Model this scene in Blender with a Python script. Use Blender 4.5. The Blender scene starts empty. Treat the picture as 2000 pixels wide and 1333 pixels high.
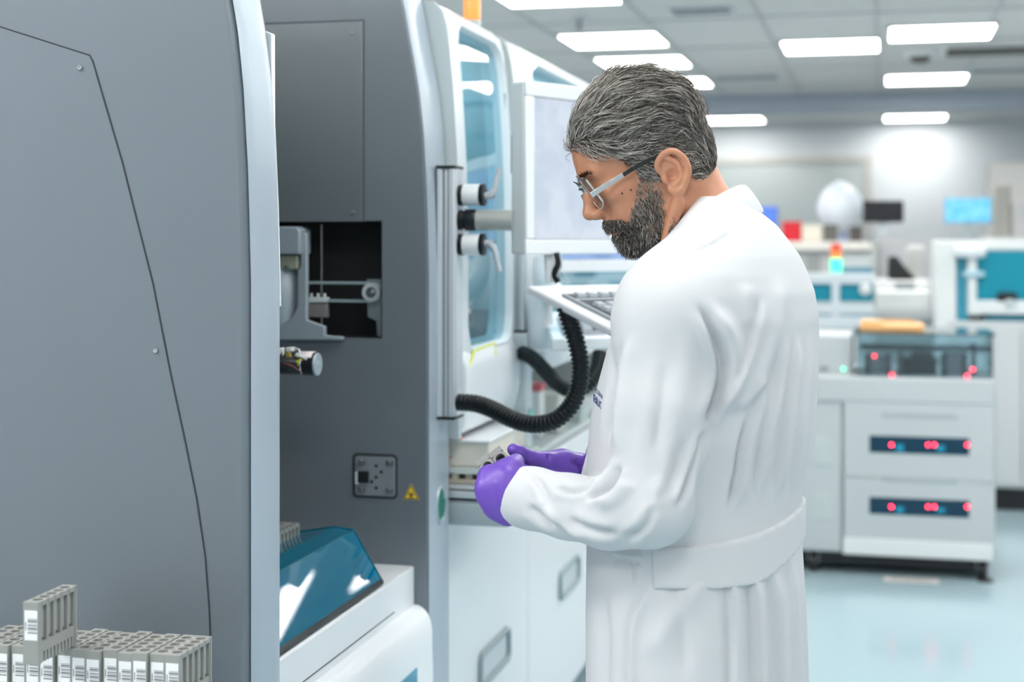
import bpy, bmesh, math, random
import numpy as np
from mathutils import Vector, Matrix

# ------------------------------------------------------------------ camera model
YAW = math.radians(13.94)      # camera turned to the left of the machine row
CH = 1.46                      # camera height
FPX = 2900.0                   # focal length for a 2000 px wide frame
SA, CA = math.sin(YAW), math.cos(YAW)
scene = bpy.context.scene
COL = scene.collection
rng = np.random.default_rng(7)
random.seed(7)

def ray(u, v):
    a = (u - 1000.0) / FPX
    return Vector((-SA + CA * a, CA + SA * a, (470.0 - v) / FPX))
def W(u, v, D):
    d = ray(u, v); return Vector((d.x * D, d.y * D, CH + d.z * D))
def PY(u, v, y):
    d = ray(u, v); return W(u, v, y / d.y)
def PX(u, v, x):
    d = ray(u, v); return W(u, v, x / d.x)
def PZ(u, v, z):
    d = ray(u, v); return W(u, v, (z - CH) / d.z)

# ------------------------------------------------------------------ materials
MAT = {}
def srgb(r, g, b):
    f = lambda c: (c / 255 / 12.92) if c / 255 <= .04045 else ((c / 255 + .055) / 1.055) ** 2.4
    return (f(r), f(g), f(b), 1)
def mat(name, col, rough=.5, metal=0., spec=.5, bump=0., bscale=200., emis=None, estr=0., sss=0., coat=0., vary=0., vscale=5.):
    if name in MAT: return MAT[name]
    m = bpy.data.materials.new(name); m.use_nodes = True
    nt = m.node_tree; p = nt.nodes['Principled BSDF']
    p.inputs['Base Color'].default_value = col
    p.inputs['Roughness'].default_value = rough
    p.inputs['Metallic'].default_value = metal
    p.inputs['Specular IOR Level'].default_value = spec
    p.inputs['Coat Weight'].default_value = coat
    if sss:
        p.inputs['Subsurface Weight'].default_value = sss
        p.inputs['Subsurface Radius'].default_value = (.012, .005, .003)
        p.inputs['Subsurface Scale'].default_value = .35
    if emis:
        p.inputs['Emission Color'].default_value = emis
        p.inputs['Emission Strength'].default_value = estr
    tc = None
    if bump or vary:
        tc = nt.nodes.new('ShaderNodeTexCoord')
    if bump:
        n = nt.nodes.new('ShaderNodeTexNoise'); n.inputs['Scale'].default_value = bscale
        n.inputs['Detail'].default_value = 3
        b = nt.nodes.new('ShaderNodeBump'); b.inputs['Strength'].default_value = bump; b.inputs['Distance'].default_value = .002
        nt.links.new(tc.outputs['Object'], n.inputs['Vector'])
        nt.links.new(n.outputs['Fac'], b.inputs['Height']); nt.links.new(b.outputs['Normal'], p.inputs['Normal'])
    if vary:
        n = nt.nodes.new('ShaderNodeTexNoise'); n.inputs['Scale'].default_value = vscale; n.inputs['Detail'].default_value = 4
        r = nt.nodes.new('ShaderNodeMixRGB'); r.blend_type = 'MIX'
        k = 1 - vary
        r.inputs[1].default_value = (col[0] * k, col[1] * k, col[2] * k, 1)
        r.inputs[2].default_value = (min(1, col[0] * (1 + vary)), min(1, col[1] * (1 + vary)), min(1, col[2] * (1 + vary)), 1)
        nt.links.new(tc.outputs['Object'], n.inputs['Vector'])
        nt.links.new(n.outputs['Fac'], r.inputs[0]); nt.links.new(r.outputs[0], p.inputs['Base Color'])
    MAT[name] = m
    return m
def glass(name, tint, refl=.06, rough=.02, ior=1.5):
    """tinted sheet: clear transmission plus a fresnel reflection"""
    if name in MAT: return MAT[name]
    m = bpy.data.materials.new(name); m.use_nodes = True
    nt = m.node_tree; nt.nodes.clear()
    out = nt.nodes.new('ShaderNodeOutputMaterial'); mix = nt.nodes.new('ShaderNodeMixShader')
    t = nt.nodes.new('ShaderNodeBsdfTransparent'); t.inputs['Color'].default_value = tint
    g = nt.nodes.new('ShaderNodeBsdfGlossy'); g.inputs['Roughness'].default_value = rough
    fr = nt.nodes.new('ShaderNodeFresnel'); fr.inputs['IOR'].default_value = ior
    add = nt.nodes.new('ShaderNodeMath'); add.operation = 'ADD'; add.inputs[1].default_value = refl; add.use_clamp = True
    nt.links.new(fr.outputs[0], add.inputs[0]); nt.links.new(add.outputs[0], mix.inputs[0])
    nt.links.new(t.outputs[0], mix.inputs[1]); nt.links.new(g.outputs[0], mix.inputs[2])
    nt.links.new(mix.outputs[0], out.inputs['Surface'])
    MAT[name] = m
    return m
def tinted(name, tint, col, body, refl=.05):
    """tinted plastic sheet: clear, with part of its body colour scattered"""
    m = glass(name, tint, refl); nt = m.node_tree
    mix = [n for n in nt.nodes if n.type == 'MIX_SHADER'][0]; t = [n for n in nt.nodes if n.type == 'BSDF_TRANSPARENT'][0]
    d = nt.nodes.new('ShaderNodeBsdfDiffuse'); d.inputs['Color'].default_value = col
    k = nt.nodes.new('ShaderNodeMixShader'); k.inputs[0].default_value = body
    nt.links.new(t.outputs[0], k.inputs[1]); nt.links.new(d.outputs[0], k.inputs[2]); nt.links.new(k.outputs[0], mix.inputs[1])
    return m
def emit(name, col, s):
    return mat(name, (col[0] * .5, col[1] * .5, col[2] * .5, 1), .4, emis=col, estr=s)

WHITE = mat('white_enamel', (.82, .85, .88, 1), .3)
WHITE2 = mat('white_plastic', (.78, .80, .80, 1), .4)
FIN = mat('grey_blue_paint', (.18, .208, .24, 1), .33, metal=.2, bump=.03, bscale=900, vary=.05, vscale=3)
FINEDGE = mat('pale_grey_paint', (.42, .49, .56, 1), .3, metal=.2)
COVER = mat('grey_sheet_metal', (.20, .23, .25, 1), .35, metal=.4, bump=.03, bscale=900)
DARK = mat('black_plastic', (.012, .013, .015, 1), .4)
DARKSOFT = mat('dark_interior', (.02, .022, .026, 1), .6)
RUBBER = mat('dark_rubber', (.006, .009, .012, 1), .32, spec=.3)
ALU = mat('brushed_aluminium', (.70, .74, .78, 1), .32, metal=.35)
STEEL = mat('steel', (.6, .62, .64, 1), .22, metal=1.)
LGREY = mat('light_grey_plastic', (.56, .63, .65, 1), .4)
MGREY = mat('mid_grey_plastic', (.3, .33, .35, 1), .45)
RACK = mat('rack_grey_plastic', (.31, .315, .30, 1), .5, bump=.05, bscale=600)
PAPER = mat('label_paper', (.85, .86, .88, 1), .6)
INK = mat('black_ink', (.06, .06, .08, 1), .6)
TEALP = mat('teal_panel', (.0, .27, .38, 1), .3)
TEALG = tinted('teal_glass', (.20, .74, .90, 1), (.0, .42, .72, 1), .32)
CLEARG = glass('clear_cover', (.80, .90, .93, 1), .03)
WINDOWG = tinted('blue_window_glass', (.34, .70, .82, 1), (.04, .32, .45, 1), .10, .10)
BLUEP = mat('blue_plastic', (.0, .16, .55, 1), .35)

# ------------------------------------------------------------------ mesh building
class MB:
    def __init__(s): s.v = []; s.f = []; s.mi = []
    def add(s, vs, fs, mi=0):
        o = len(s.v); s.v += [tuple(x) for x in vs]; s.f += [tuple(i + o for i in q) for q in fs]; s.mi += [mi] * len(fs)
        return s
    def box(s, lo, hi, mi=0):
        x0, y0, z0 = lo; x1, y1, z1 = hi
        if x0 > x1: x0, x1 = x1, x0
        if y0 > y1: y0, y1 = y1, y0
        if z0 > z1: z0, z1 = z1, z0
        return s.add([(x0, y0, z0), (x1, y0, z0), (x1, y1, z0), (x0, y1, z0), (x0, y0, z1), (x1, y0, z1), (x1, y1, z1), (x0, y1, z1)],
                     [(3, 2, 1, 0), (4, 5, 6, 7), (0, 1, 5, 4), (1, 2, 6, 5), (2, 3, 7, 6), (3, 0, 4, 7)], mi)
    def obox(s, c, ax, ay, az, mi=0):
        """box centred at c with half-axis vectors"""
        c, ax, ay, az = map(Vector, (c, ax, ay, az))
        vs = [c + ax * i + ay * j + az * k for k in (-1, 1) for j in (-1, 1) for i in (-1, 1)]
        return s.add(vs, [(2, 3, 1, 0), (4, 5, 7, 6), (0, 1, 5, 4), (1, 3, 7, 5), (3, 2, 6, 7), (2, 0, 4, 6)], mi)
    def prism(s, poly, axis, a, b, mi=0):
        """extrude a 2D polygon: axis 'y' -> points are (x,z); 'x' -> (y,z); 'z' -> (x,y)"""
        def P(p, t): return {'y': (p[0], t, p[1]), 'x': (t, p[0], p[1]), 'z': (p[0], p[1], t)}[axis]
        n = len(poly)
        vs = [P(p, a) for p in poly] + [P(p, b) for p in poly]
        fs = [tuple(range(n - 1, -1, -1)), tuple(range(n, 2 * n))] + [(i, (i + 1) % n, n + (i + 1) % n, n + i) for i in range(n)]
        return s.add(vs, fs, mi)
    def tube(s, pts, r, n=12, mi=0, cap=True, flat=None):
        pts = [Vector(p) for p in pts]; m = len(pts)
        rs = r if isinstance(r, (list, tuple, np.ndarray)) else [r] * m
        tan = []
        for i in range(m):
            t = pts[min(i + 1, m - 1)] - pts[max(i - 1, 0)]
            tan.append(t.normalized() if t.length > 1e-9 else Vector((0, 0, 1)))
        up = Vector((0, 0, 1)) if abs(tan[0].z) < .9 else Vector((1, 0, 0))
        a = (up - tan[0] * up.dot(tan[0])).normalized()
        vs = []
        for i in range(m):
            a = (a - tan[i] * a.dot(tan[i])).normalized(); b = tan[i].cross(a)
            for k in range(n):
                w = 2 * math.pi * k / n
                vs.append(pts[i] + (a * math.cos(w) + b * math.sin(w)) * rs[i])
        fs = [(i * n + k, i * n + (k + 1) % n, (i + 1) * n + (k + 1) % n, (i + 1) * n + k) for i in range(m - 1) for k in range(n)]
        if cap: fs += [tuple(range(n - 1, -1, -1)), tuple((m - 1) * n + k for k in range(n))]
        return s.add(vs, fs, mi)
    def cyl(s, p, q, r, n=24, mi=0): return s.tube([p, q], r, n, mi)
    def lathe(s, c, axis, prof, n=24, mi=0):
        """prof: (distance along axis, radius)"""
        axis = Vector(axis).normalized(); c = Vector(c)
        up = Vector((0, 0, 1)) if abs(axis.z) < .9 else Vector((1, 0, 0))
        a = (up - axis * up.dot(axis)).normalized(); b = axis.cross(a); vs = []
        for t, r in prof:
            for k in range(n):
                w = 2 * math.pi * k / n
                vs.append(c + axis * t + (a * math.cos(w) + b * math.sin(w)) * max(r, 1e-5))
        m = len(prof)
        fs = [(i * n + k, i * n + (k + 1) % n, (i + 1) * n + (k + 1) % n, (i + 1) * n + k) for i in range(m - 1) for k in range(n)]
        fs += [tuple(range(n - 1, -1, -1)), tuple((m - 1) * n + k for k in range(n))]
        return s.add(vs, fs, mi)
    def grid(s, P, mi=0):
        """P: rows x cols list of points"""
        R, Cn = len(P), len(P[0])
        return s.add([p for row in P for p in row],
                     [(i * Cn + j, i * Cn + j + 1, (i + 1) * Cn + j + 1, (i + 1) * Cn + j) for i in range(R - 1) for j in range(Cn - 1)], mi)

def base_of(parent):
    o = Vector((0, 0, 0))
    while parent is not None: o += parent.location; parent = parent.parent
    return o
def tag(o, label=None, cat=None, group=None, kind=None):
    if label: o['label'] = label
    if cat: o['category'] = cat
    if group: o['group'] = group
    if kind: o['kind'] = kind
    return o
def obj(name, mb, m, parent=None, bevel=0, smooth=False, seg=2, solid=0, sub=0, recalc=True, at=None):
    me = bpy.data.meshes.new(name)
    off = base_of(parent)
    if parent is None and at is not None: off = Vector(at)
    me.from_pydata([(x - off.x, y - off.y, z - off.z) for x, y, z in mb.v], [], mb.f)
    for mm in (m if isinstance(m, (list, tuple)) else [m]): me.materials.append(mm)
    if any(mb.mi): me.polygons.foreach_set('material_index', mb.mi)
    me.update()
    if recalc:
        bm = bmesh.new(); bm.from_mesh(me); bmesh.ops.recalc_face_normals(bm, faces=bm.faces); bm.to_mesh(me); bm.free()
    o = bpy.data.objects.new(name, me); COL.objects.link(o)
    if parent is not None: o.parent = parent
    elif at is not None: o.location = off
    if solid:
        k = o.modifiers.new('thickness', 'SOLIDIFY'); k.thickness = solid; k.offset = 0
    if bevel:
        k = o.modifiers.new('bevel', 'BEVEL'); k.width = bevel; k.segments = seg; k.limit_method = 'ANGLE'; k.angle_limit = math.radians(40)
    if sub:
        k = o.modifiers.new('sub', 'SUBSURF'); k.levels = sub; k.render_levels = sub
    if smooth or bevel:
        me.polygons.foreach_set('use_smooth', [True] * len(me.polygons))
        me.set_sharp_from_angle(angle=math.radians(45)) if smooth else me.set_sharp_from_angle(angle=math.radians(30))
    return o
def thing(name, label, cat, loc=(0, 0, 0), group=None):
    o = bpy.data.objects.new(name, None); COL.objects.link(o); o.empty_display_size = .05
    o.location = loc
    return tag(o, label, cat, group)
def copy_tree(o, parent=None):
    c = o.copy(); COL.objects.link(c)
    if parent is not None: c.parent = parent
    for ch in list(o.children): copy_tree(ch, c)
    return c
def structure(name, mb, m, **k): return tag(obj(name, mb, m, **k), kind='structure')
def crom(pts, n=12):
    P = [Vector(p) for p in pts]; P = [P[0] * 2 - P[1]] + P + [P[-1] * 2 - P[-2]]; out = []
    for i in range(1, len(P) - 2):
        for k in range(n):
            t = k / n
            out.append(.5 * ((2 * P[i]) + (P[i + 1] - P[i - 1]) * t + (2 * P[i - 1] - 5 * P[i] + 4 * P[i + 1] - P[i + 2]) * t * t + (3 * P[i] - P[i - 1] - 3 * P[i + 1] + P[i + 2]) * t ** 3))
    out.append(P[-2]); return out
def rrect(w, h, r, n=5, c=(0, 0)):
    out = []
    for cx, cy, a0 in ((w / 2 - r, h / 2 - r, 0), (-w / 2 + r, h / 2 - r, 90), (-w / 2 + r, -h / 2 + r, 180), (w / 2 - r, -h / 2 + r, 270)):
        for i in range(n + 1):
            a = math.radians(a0 + 90 * i / n); out.append((c[0] + cx + r * math.cos(a), c[1] + cy + r * math.sin(a)))
    return out
def baked(o):
    """apply the modifiers of o into its mesh"""
    dg = bpy.context.evaluated_depsgraph_get(); me = bpy.data.meshes.new_from_object(o.evaluated_get(dg), depsgraph=dg)
    o.modifiers.clear(); o.data = me
    return o
def text_mesh(s, size):
    cu = bpy.data.curves.new('t', 'FONT'); cu.body = s; cu.size = size; cu.resolution_u = 4; cu.offset = .018
    o = bpy.data.objects.new('t', cu); COL.objects.link(o)
    dg = bpy.context.evaluated_depsgraph_get(); me = bpy.data.meshes.new_from_object(o.evaluated_get(dg), depsgraph=dg)
    vs = [tuple(v.co) for v in me.vertices]; fs = [tuple(p.vertices) for p in me.polygons]
    bpy.data.objects.remove(o); return vs, fs

# ------------------------------------------------------------------ room
ZC = 2.68
X0, X1, Y0, Y1 = -2.9, 4.6, -3.6, 15.7
FLOOR = mat('pale_floor', (.42, .55, .60, 1), .16, spec=.6, vary=.05, vscale=1.2)
WALLM = mat('wall_paint', (.70, .73, .76, 1), .6)
CEILM = mat('ceiling_tile', (.66, .655, .645, 1), .7, bump=.1, bscale=120)
structure('floor', MB().box((X0 - .1, Y0 - .1, -.06), (X1 + .1, Y1 + .1, 0)), FLOOR)
structure('ceiling', MB().box((X0 - .1, Y0 - .1, ZC), (X1 + .1, Y1 + .1, ZC + .08)), CEILM)
structure('wall_left', MB().box((X0 - .1, Y0, 0), (X0, Y1, ZC)), WALLM)
structure('wall_right', MB().box((X1, Y0, 0), (X1 + .1, Y1, ZC)), WALLM)
structure('wall_far', MB().box((X0, Y1, 0), (X1, Y1 + .1, ZC)), WALLM)
structure('wall_near', MB().box((X0, Y0 - .1, 0), (X1, Y0, ZC)), WALLM)
BEAM = mat('blue_grey_paint', (.40, .46, .53, 1), .5)
structure('trim_1', MB().box((X0, 12.55, ZC - .15), (X1, 12.75, ZC)), BEAM)
g = MB()
TB = mat('ceiling_rail', (.50, .51, .52, 1), .5)
for x in np.arange(-2.5, 4.5, .62):
    if True: g.box((x - .012, Y0, ZC - .006), (x + .012, 12.55, ZC + .002))
for y in np.arange(-3.0, 12.5, 1.24): g.box((X0, y - .012, ZC - .006), (X1, y + .012, ZC + .002))
structure('trim_2', g, TB)

LAMP = emit('lamp_diffuser', (1.0, .985, .95, 1), 11.0)
lights = [(-1.56, 7.15), (-1.56, 8.85), (-1.56, 10.0), (-1.56, 11.35), (-.30, 9.45), (.33, 11.55), (.34, 8.98), (.31, 7.15)]
hidden = [(-1.56, 5.4), (-1.56, 3.7), (-1.56, 1.0), (-2.3, .3), (-.1, 5.6), (-.1, 3.9), (-.1, 2.2), (-.1, .4), (-1.56, -.4), (-.1, -1.4), (-1.56, -1.8), (-2.3, 1.4),  # unseen panels, a few at front left added to brighten the near side panel
          (1.4, 5.6), (1.4, 3.9), (1.4, 2.0), (1.4, -.6), (2.9, 3.0), (2.9, .5), (2.9, 6.0), (1.9, 7.6), (2.3, 9.5), (2.3, 11.5)]
far = [(-1.43, 15.0), (.33, 15.15)]
ordn = ['first', 'second', 'third', 'fourth', 'fifth', 'sixth', 'seventh', 'eighth', 'ninth', 'tenth', 'eleventh', 'twelfth', 'thirteenth', 'fourteenth', 'fifteenth']
LAB = {0: 'lit square ceiling panel cut by the top of the photo, above the machine row',
       1: 'lit square ceiling panel, second from the top in the row over the machines',
       2: 'lit square ceiling panel just above the man\'s hair, upper one',
       3: 'lit square ceiling panel partly behind the crown of the man\'s head',
       4: 'lit square ceiling panel alone right of the man, middle of the ceiling',
       5: 'lit square ceiling panel lowest on the right, nearest the blue beam',
       6: 'lit square ceiling panel uppermost on the right beside the air slot',
       7: 'lit square ceiling panel barely entering the top right edge of the photo'}
def lamp(x, y, label, w=.6):
    t = thing('ceiling_light', label, 'ceiling light', (x, y, ZC), 'ceiling light panels')
    fr = MB()
    for a, b in (((x - w / 2, y - w / 2), (x + w / 2, y - w / 2 + .015)), ((x - w / 2, y + w / 2 - .015), (x + w / 2, y + w / 2)),
                 ((x - w / 2, y - w / 2), (x - w / 2 + .015, y + w / 2)), ((x + w / 2 - .015, y - w / 2), (x + w / 2, y + w / 2))):
        fr.box((a[0], a[1], ZC - .016), (b[0], b[1], ZC - .001))
    obj('frame', fr, WHITE2, t)
    obj('diffuser', MB().box((x - w / 2 + .012, y - w / 2 + .012, ZC - .013), (x + w / 2 - .012, y + w / 2 - .012, ZC - .002)), LAMP, t)
    return t
for i, (x, y) in enumerate(lights): lamp(x, y, LAB[i])
for i, (x, y) in enumerate(hidden): lamp(x, y, 'lit square ceiling panel outside the photo, over the laboratory front, some added for light')
lamp(far[0][0], far[0][1], 'distant lit ceiling panel beyond the beam, just right of the man\'s head')
lamp(far[1][0], far[1][1], 'distant lit ceiling panel beyond the beam, washing the far wall white')

# ceiling fittings
def on_ceiling(u, v): return PZ(u, v, ZC)
a, b = on_ceiling(1830, 97), on_ceiling(2060, 92)
c = (a + b) / 2
a.x += .06
t = thing('air_vent', 'long dark air slot in the ceiling at the right edge of the photo', 'air vent', (c.x, c.y, ZC))
obj('slot', MB().box((a.x, c.y - .16, ZC - .03), (a.x + 1.3, c.y + .16, ZC - .001)), mat('vent_dark', (.10, .09, .08, 1), .6), t)
fr = MB().box((a.x - .04, c.y - .22, ZC - .012), (a.x + 1.35, c.y - .16, ZC - .001)).box((a.x - .04, c.y + .16, ZC - .012), (a.x + 1.35, c.y + .22, ZC - .001))
fr.box((a.x - .04, c.y - .16, ZC - .012), (a.x, c.y + .16, ZC - .001))
obj('frame', fr, WHITE2, t)
c = on_ceiling(1797, 102)
t = thing('smoke_detector', 'small round dark ceiling detector beside the air slot', 'smoke detector', (c.x, c.y, ZC))
obj('housing', MB().lathe((c.x, c.y, ZC), (0, 0, -1), [(0, .11), (.02, .105), (.03, .09)]), WHITE2, t, smooth=True)
obj('sensor', MB().lathe((c.x, c.y, ZC - .03), (0, 0, -1), [(0, .065), (.03, .06), (.04, .03)]), mat('vent_dark', (.10, .09, .08, 1), .6), t, smooth=True)
c = on_ceiling(1131, 34)
t = thing('sprinkler_head', 'small grey sprinkler head on the ceiling between two light panels', 'sprinkler', (c.x, c.y, ZC))
obj('rosette', MB().lathe((c.x, c.y, ZC), (0, 0, -1), [(0, .05), (.012, .045), (.015, .02)]), LGREY, t, smooth=True)
obj('nozzle', MB().lathe((c.x, c.y, ZC - .015), (0, 0, -1), [(0, .015), (.05, .012), (.052, .03), (.056, .03)]), MGREY, t, smooth=True)
def slotvent(u, v, w, d, label, m=MGREY):
    c = on_ceiling(u, v); t = thing('air_vent', label, 'air vent', (c.x, c.y, ZC))
    obj('frame', MB().box((c.x - w / 2, c.y - d / 2, ZC - .01), (c.x + w / 2, c.y + d / 2, ZC - .001)), LGREY, t)
    g = MB()
    for k in range(5): g.box((c.x - w / 2 + .02, c.y - d / 2 + .02 + k * (d - .04) / 5, ZC - .016), (c.x + w / 2 - .02, c.y - d / 2 + .02 + (k + .6) * (d - .04) / 5, ZC - .009))
    obj('louvre', g, m, t)
slotvent(1370, 19, .34, .22, 'grey louvred air vent on the ceiling above the man, at the top edge')
slotvent(1458, 150, .5, .3, 'faint grey air vent on the ceiling just right of the man\'s head')
slotvent(1965, 136, .5, .25, 'pale louvred air vent on the ceiling below the long dark slot')
# ------------------------------------------------------------------ near analyser with two grey side panels
PROF = [(0.02, -.850), (1.40, -.850), (1.50, -.8525), (1.56, -.8545), (1.62, -.858), (1.67, -.861), (1.71, -.865), (1.75, -.8695), (1.78, -.8745),
        (1.815, -.881), (1.85, -.888), (1.88, -.8935), (1.92, -.901), (1.96, -.911), (2.00, -.926), (2.035, -.947), (2.06, -.97), (2.08, -1.0), (2.092, -1.04), (2.10, -1.10)]
def fin_poly(xb): return [(x, z) for z, x in PROF] + [(xb, 2.10), (xb, .02)]
YA0, YA1, YB0, YB1 = 1.911, 2.0205, 2.746, 2.894

AN = thing('rack_loading_analyser', 'grey-blue analyser with two tall curved side panels and an open bay at left', 'laboratory machine', (-1.3, 2.4, 0))
# --- near side panel
p = obj('side_panel', MB().prism(fin_poly(-1.95), 'y', YA0, YA1), FIN, AN, bevel=.012, seg=4)
edge = [(x + .0025, z) for z, x in PROF]; edge_in = [(x - .006, z) for z, x in PROF]
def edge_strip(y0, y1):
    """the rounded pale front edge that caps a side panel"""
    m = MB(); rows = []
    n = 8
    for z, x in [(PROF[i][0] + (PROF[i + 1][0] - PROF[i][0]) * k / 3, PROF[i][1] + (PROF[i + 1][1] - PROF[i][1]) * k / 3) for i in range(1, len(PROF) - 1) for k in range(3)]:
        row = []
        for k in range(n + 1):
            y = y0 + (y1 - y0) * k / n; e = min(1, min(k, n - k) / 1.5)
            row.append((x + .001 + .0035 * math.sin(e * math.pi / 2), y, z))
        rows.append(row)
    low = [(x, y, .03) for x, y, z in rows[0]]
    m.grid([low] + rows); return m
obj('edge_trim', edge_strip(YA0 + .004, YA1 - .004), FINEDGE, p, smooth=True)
# access cover: seam line and screws on the near face
seam_px = [(-160, 2), (0, 52), (176, 108), (182, 120), (240, 318), (300, 556), (335, 735), (362, 860), (385, 975), (402, 1090), (410, 1200), (414, 1340)]
sp = [PY(u, v, YA0) for u, v in seam_px]
pts = [(q.x, q.z) for q in sp]
pl = [(pts[0][0], .25)] + pts + [(pts[-1][0] + .002, .25)]
def inset(poly, d):
    n = len(poly); out = []
    for i in range(n):
        a, b, c = Vector(poly[i - 1]), Vector(poly[i]), Vector(poly[(i + 1) % n])
        e1, e2 = (b - a).normalized(), (c - b).normalized()
        nn = (Vector((-e1.y, e1.x)) + Vector((-e2.y, e2.x))); nn = nn / max(.3, nn.length ** 2 / 2) if nn.length > 0 else nn
        out.append((b.x + nn.x * d, b.y + nn.y * d))
    return out
GASK = mat('seam_gasket', (.035, .045, .055, 1), .7)
obj('seam_gasket', MB().tube([(x, YA0 - .0004, z) for x, z in pts], .0009, 6), GASK, p)
ins = inset(pl[::-1], .0014)
obj('access_cover', MB().prism(ins, 'y', YA0 - .0012, YA0 + .001), FIN, p)
def screw(u, v, y, parent, r=.0042):
    c = PY(u, v, y)
    m = MB().lathe((c.x, y, c.z), (0, -1, 0), [(-.001, r), (.0016, r), (.003, r * .8), (.003, r * .45), (.0018, r * .4)], 16)
    o = obj('screw', m, STEEL, parent, smooth=True)
    return o
screw(157, 132, YA0 - .001, p); screw(305, 685, YA0 - .001, p)
# white door strip behind the panel
m = MB().prism([(PY(500, 62, 2.024).x, PY(500, 62, 2.024).z + .004), (PY(516, 62, 2.024).x, PY(516, 62, 2.024).z + .002), (PY(532.5, 66, 2.024).x, PY(532.5, 66, 2.024).z), (PY(533, 240, 2.024).x, PY(533, 240, 2.024).z),
               (PY(540, 400, 2.024).x, PY(540, 400, 2.024).z), (PY(545, 600, 2.024).x, PY(545, 600, 2.024).z), (PY(500, 600, 2.024).x, PY(545, 600, 2.024).z)], 'y', 2.021, 2.034)
obj('door_strip', m, WHITE, AN, bevel=.0015)

# --- far side panel with the square opening
p2 = obj('side_panel', MB().prism(fin_poly(-1.95), 'y', YB0, YB1), FIN, AN)
o0, o1 = PY(500, 433, YB0), PY(745, 662, YB0)
OX0, OX1, OZ0, OZ1 = -1.30, o1.x, o1.z, o0.z
cut = obj('cutter', MB().box((OX0, YB0 - .05, OZ0), (OX1, YB1 - .02, OZ1)), FIN)
k = p2.modifiers.new('b', 'BOOLEAN'); k.operation = 'DIFFERENCE'; k.object = cut; k.solver = 'EXACT'
bpy.context.view_layer.update(); baked(p2); bpy.data.objects.remove(cut)
k = p2.modifiers.new('bevel', 'BEVEL'); k.width = .010; k.segments = 4; k.limit_method = 'ANGLE'; k.angle_limit = math.radians(60)
p2.data.polygons.foreach_set('use_smooth', [True] * len(p2.data.polygons)); p2.data.set_sharp_from_angle(angle=math.radians(30))
m = MB(); e = .0015
x0, x1, z0, z1, ya, yb = OX0 + e, OX1 - e, OZ0 + e, OZ1 - e, YB0 + .002, YB1 - .0215
m.add([(x0, yb, z0), (x1, yb, z0), (x1, yb, z1), (x0, yb, z1)], [(0, 1, 2, 3)])
m.add([(x1, ya, z0), (x1, yb, z0), (x1, yb, z1), (x1, ya, z1)], [(0, 1, 2, 3)])
m.add([(x0, ya, z0), (x1, ya, z0), (x1, yb, z0), (x0, yb, z0)], [(0, 1, 2, 3)])
m.add([(x0, ya, z1), (x1, ya, z1), (x1, yb, z1), (x0, yb, z1)], [(0, 1, 2, 3)])
m.add([(x0, ya, z0), (x0, yb, z0), (x0, yb, z1), (x0, ya, z1)], [(0, 1, 2, 3)])
obj('recess_liner', m, DARKSOFT, p2)
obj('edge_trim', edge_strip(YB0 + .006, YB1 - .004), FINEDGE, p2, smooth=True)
# cover plate above the opening
a, b = PY(460, 50, YB0), PY(709, 433, YB0)
cp = obj('cover_plate', MB().box((a.x, YB0 - .003, b.z), (b.x, YB0 + .001, a.z)), COVER, AN, bevel=.0012)
g = MB().tube([(a.x, YB0 - .0005, a.z + .0012), (b.x + .0012, YB0 - .0005, a.z + .0012), (b.x + .0012, YB0 - .0005, b.z)], .0016, 6)
obj('seam_gasket', g, GASK, cp)
screw(689, 65, YB0 - .003, cp); screw(690, 415, YB0 - .003, cp)
# --- drive mechanism inside the opening
PLATE = mat('zinc_plate', (.42, .52, .54, 1), .35, metal=.5)
BRK = mat('grey_bracket', (.34, .40, .45, 1), .4, metal=.2)
ym = 2.775
def P2(u, v, y=ym): q = PY(u, v, y); return (q.x, q.z)
mech = thing('belt_drive', 'toothed belt and pulley drive inside the dark square opening', 'belt drive', (-1.0, ym, OZ0))
bp = [P2(*q) for q in [(712, 546), (746, 546), (746, 662), (733, 662), (731, 628), (714, 620)]]
obj('bracket', MB().prism(bp[::-1], 'y', ym + .012, ym + .016), PLATE, mech, bevel=.0008)
c = P2(727, 571); r = .0185
pu = obj('pulley', MB().lathe((c[0], ym + .012, c[1]), (0, -1, 0), [(0, r * 1.02), (.003, r * 1.02), (.003, r * .9), (.015, r * .9), (.015, r * 1.03), (.018, r * 1.03), (.019, r * .5)], 36), LGREY, mech, smooth=True)
obj('bearing', MB().lathe((c[0], ym - .0065, c[1]), (0, -1, 0), [(0, r * .56), (.002, r * .56), (.002, r * .44), (.001, r * .4), (.001, r * .26), (.004, r * .24), (.004, r * .1), (.002, r * .08)], 28), STEEL, pu, smooth=True)
def belt(v0, u0, u1, name='belt', sgn=-1):
    m = MB(); p, q = P2(u0, v0), P2(u1, v0)
    m.box((p[0], ym - .004, p[1] - .0012), (q[0], ym + .006, p[1] + .0012))
    n = 24
    for i in range(n):
        x = p[0] + (q[0] - p[0]) * (i + .3) / n; w = (q[0] - p[0]) / n * .5
        m.box((x, ym - .0045, p[1] + sgn * .0012), (x + w, ym + .006, p[1] + sgn * .0042))
    return obj(name, m, mat('belt_grey', (.33, .42, .45, 1), .5), mech)
belt(551, 598, 722); belt(589, 640, 722, sgn=1)
cl = MB(); a, b = P2(605, 577), P2(641, 591)
cl.box((a[0], ym - .006, b[1]), (b[0], ym + .008, a[1] - .004))
for i in range(3): cl.cyl((a[0] + .004 + i * .014, ym - .001, a[1] - .006), (a[0] + .004 + i * .014, ym - .001, a[1] + .004), .0028, 10)
obj('belt_clamp', cl, LGREY, mech, bevel=.0008)
a, b = P2(600, 592), P2(640, 621)
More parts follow.
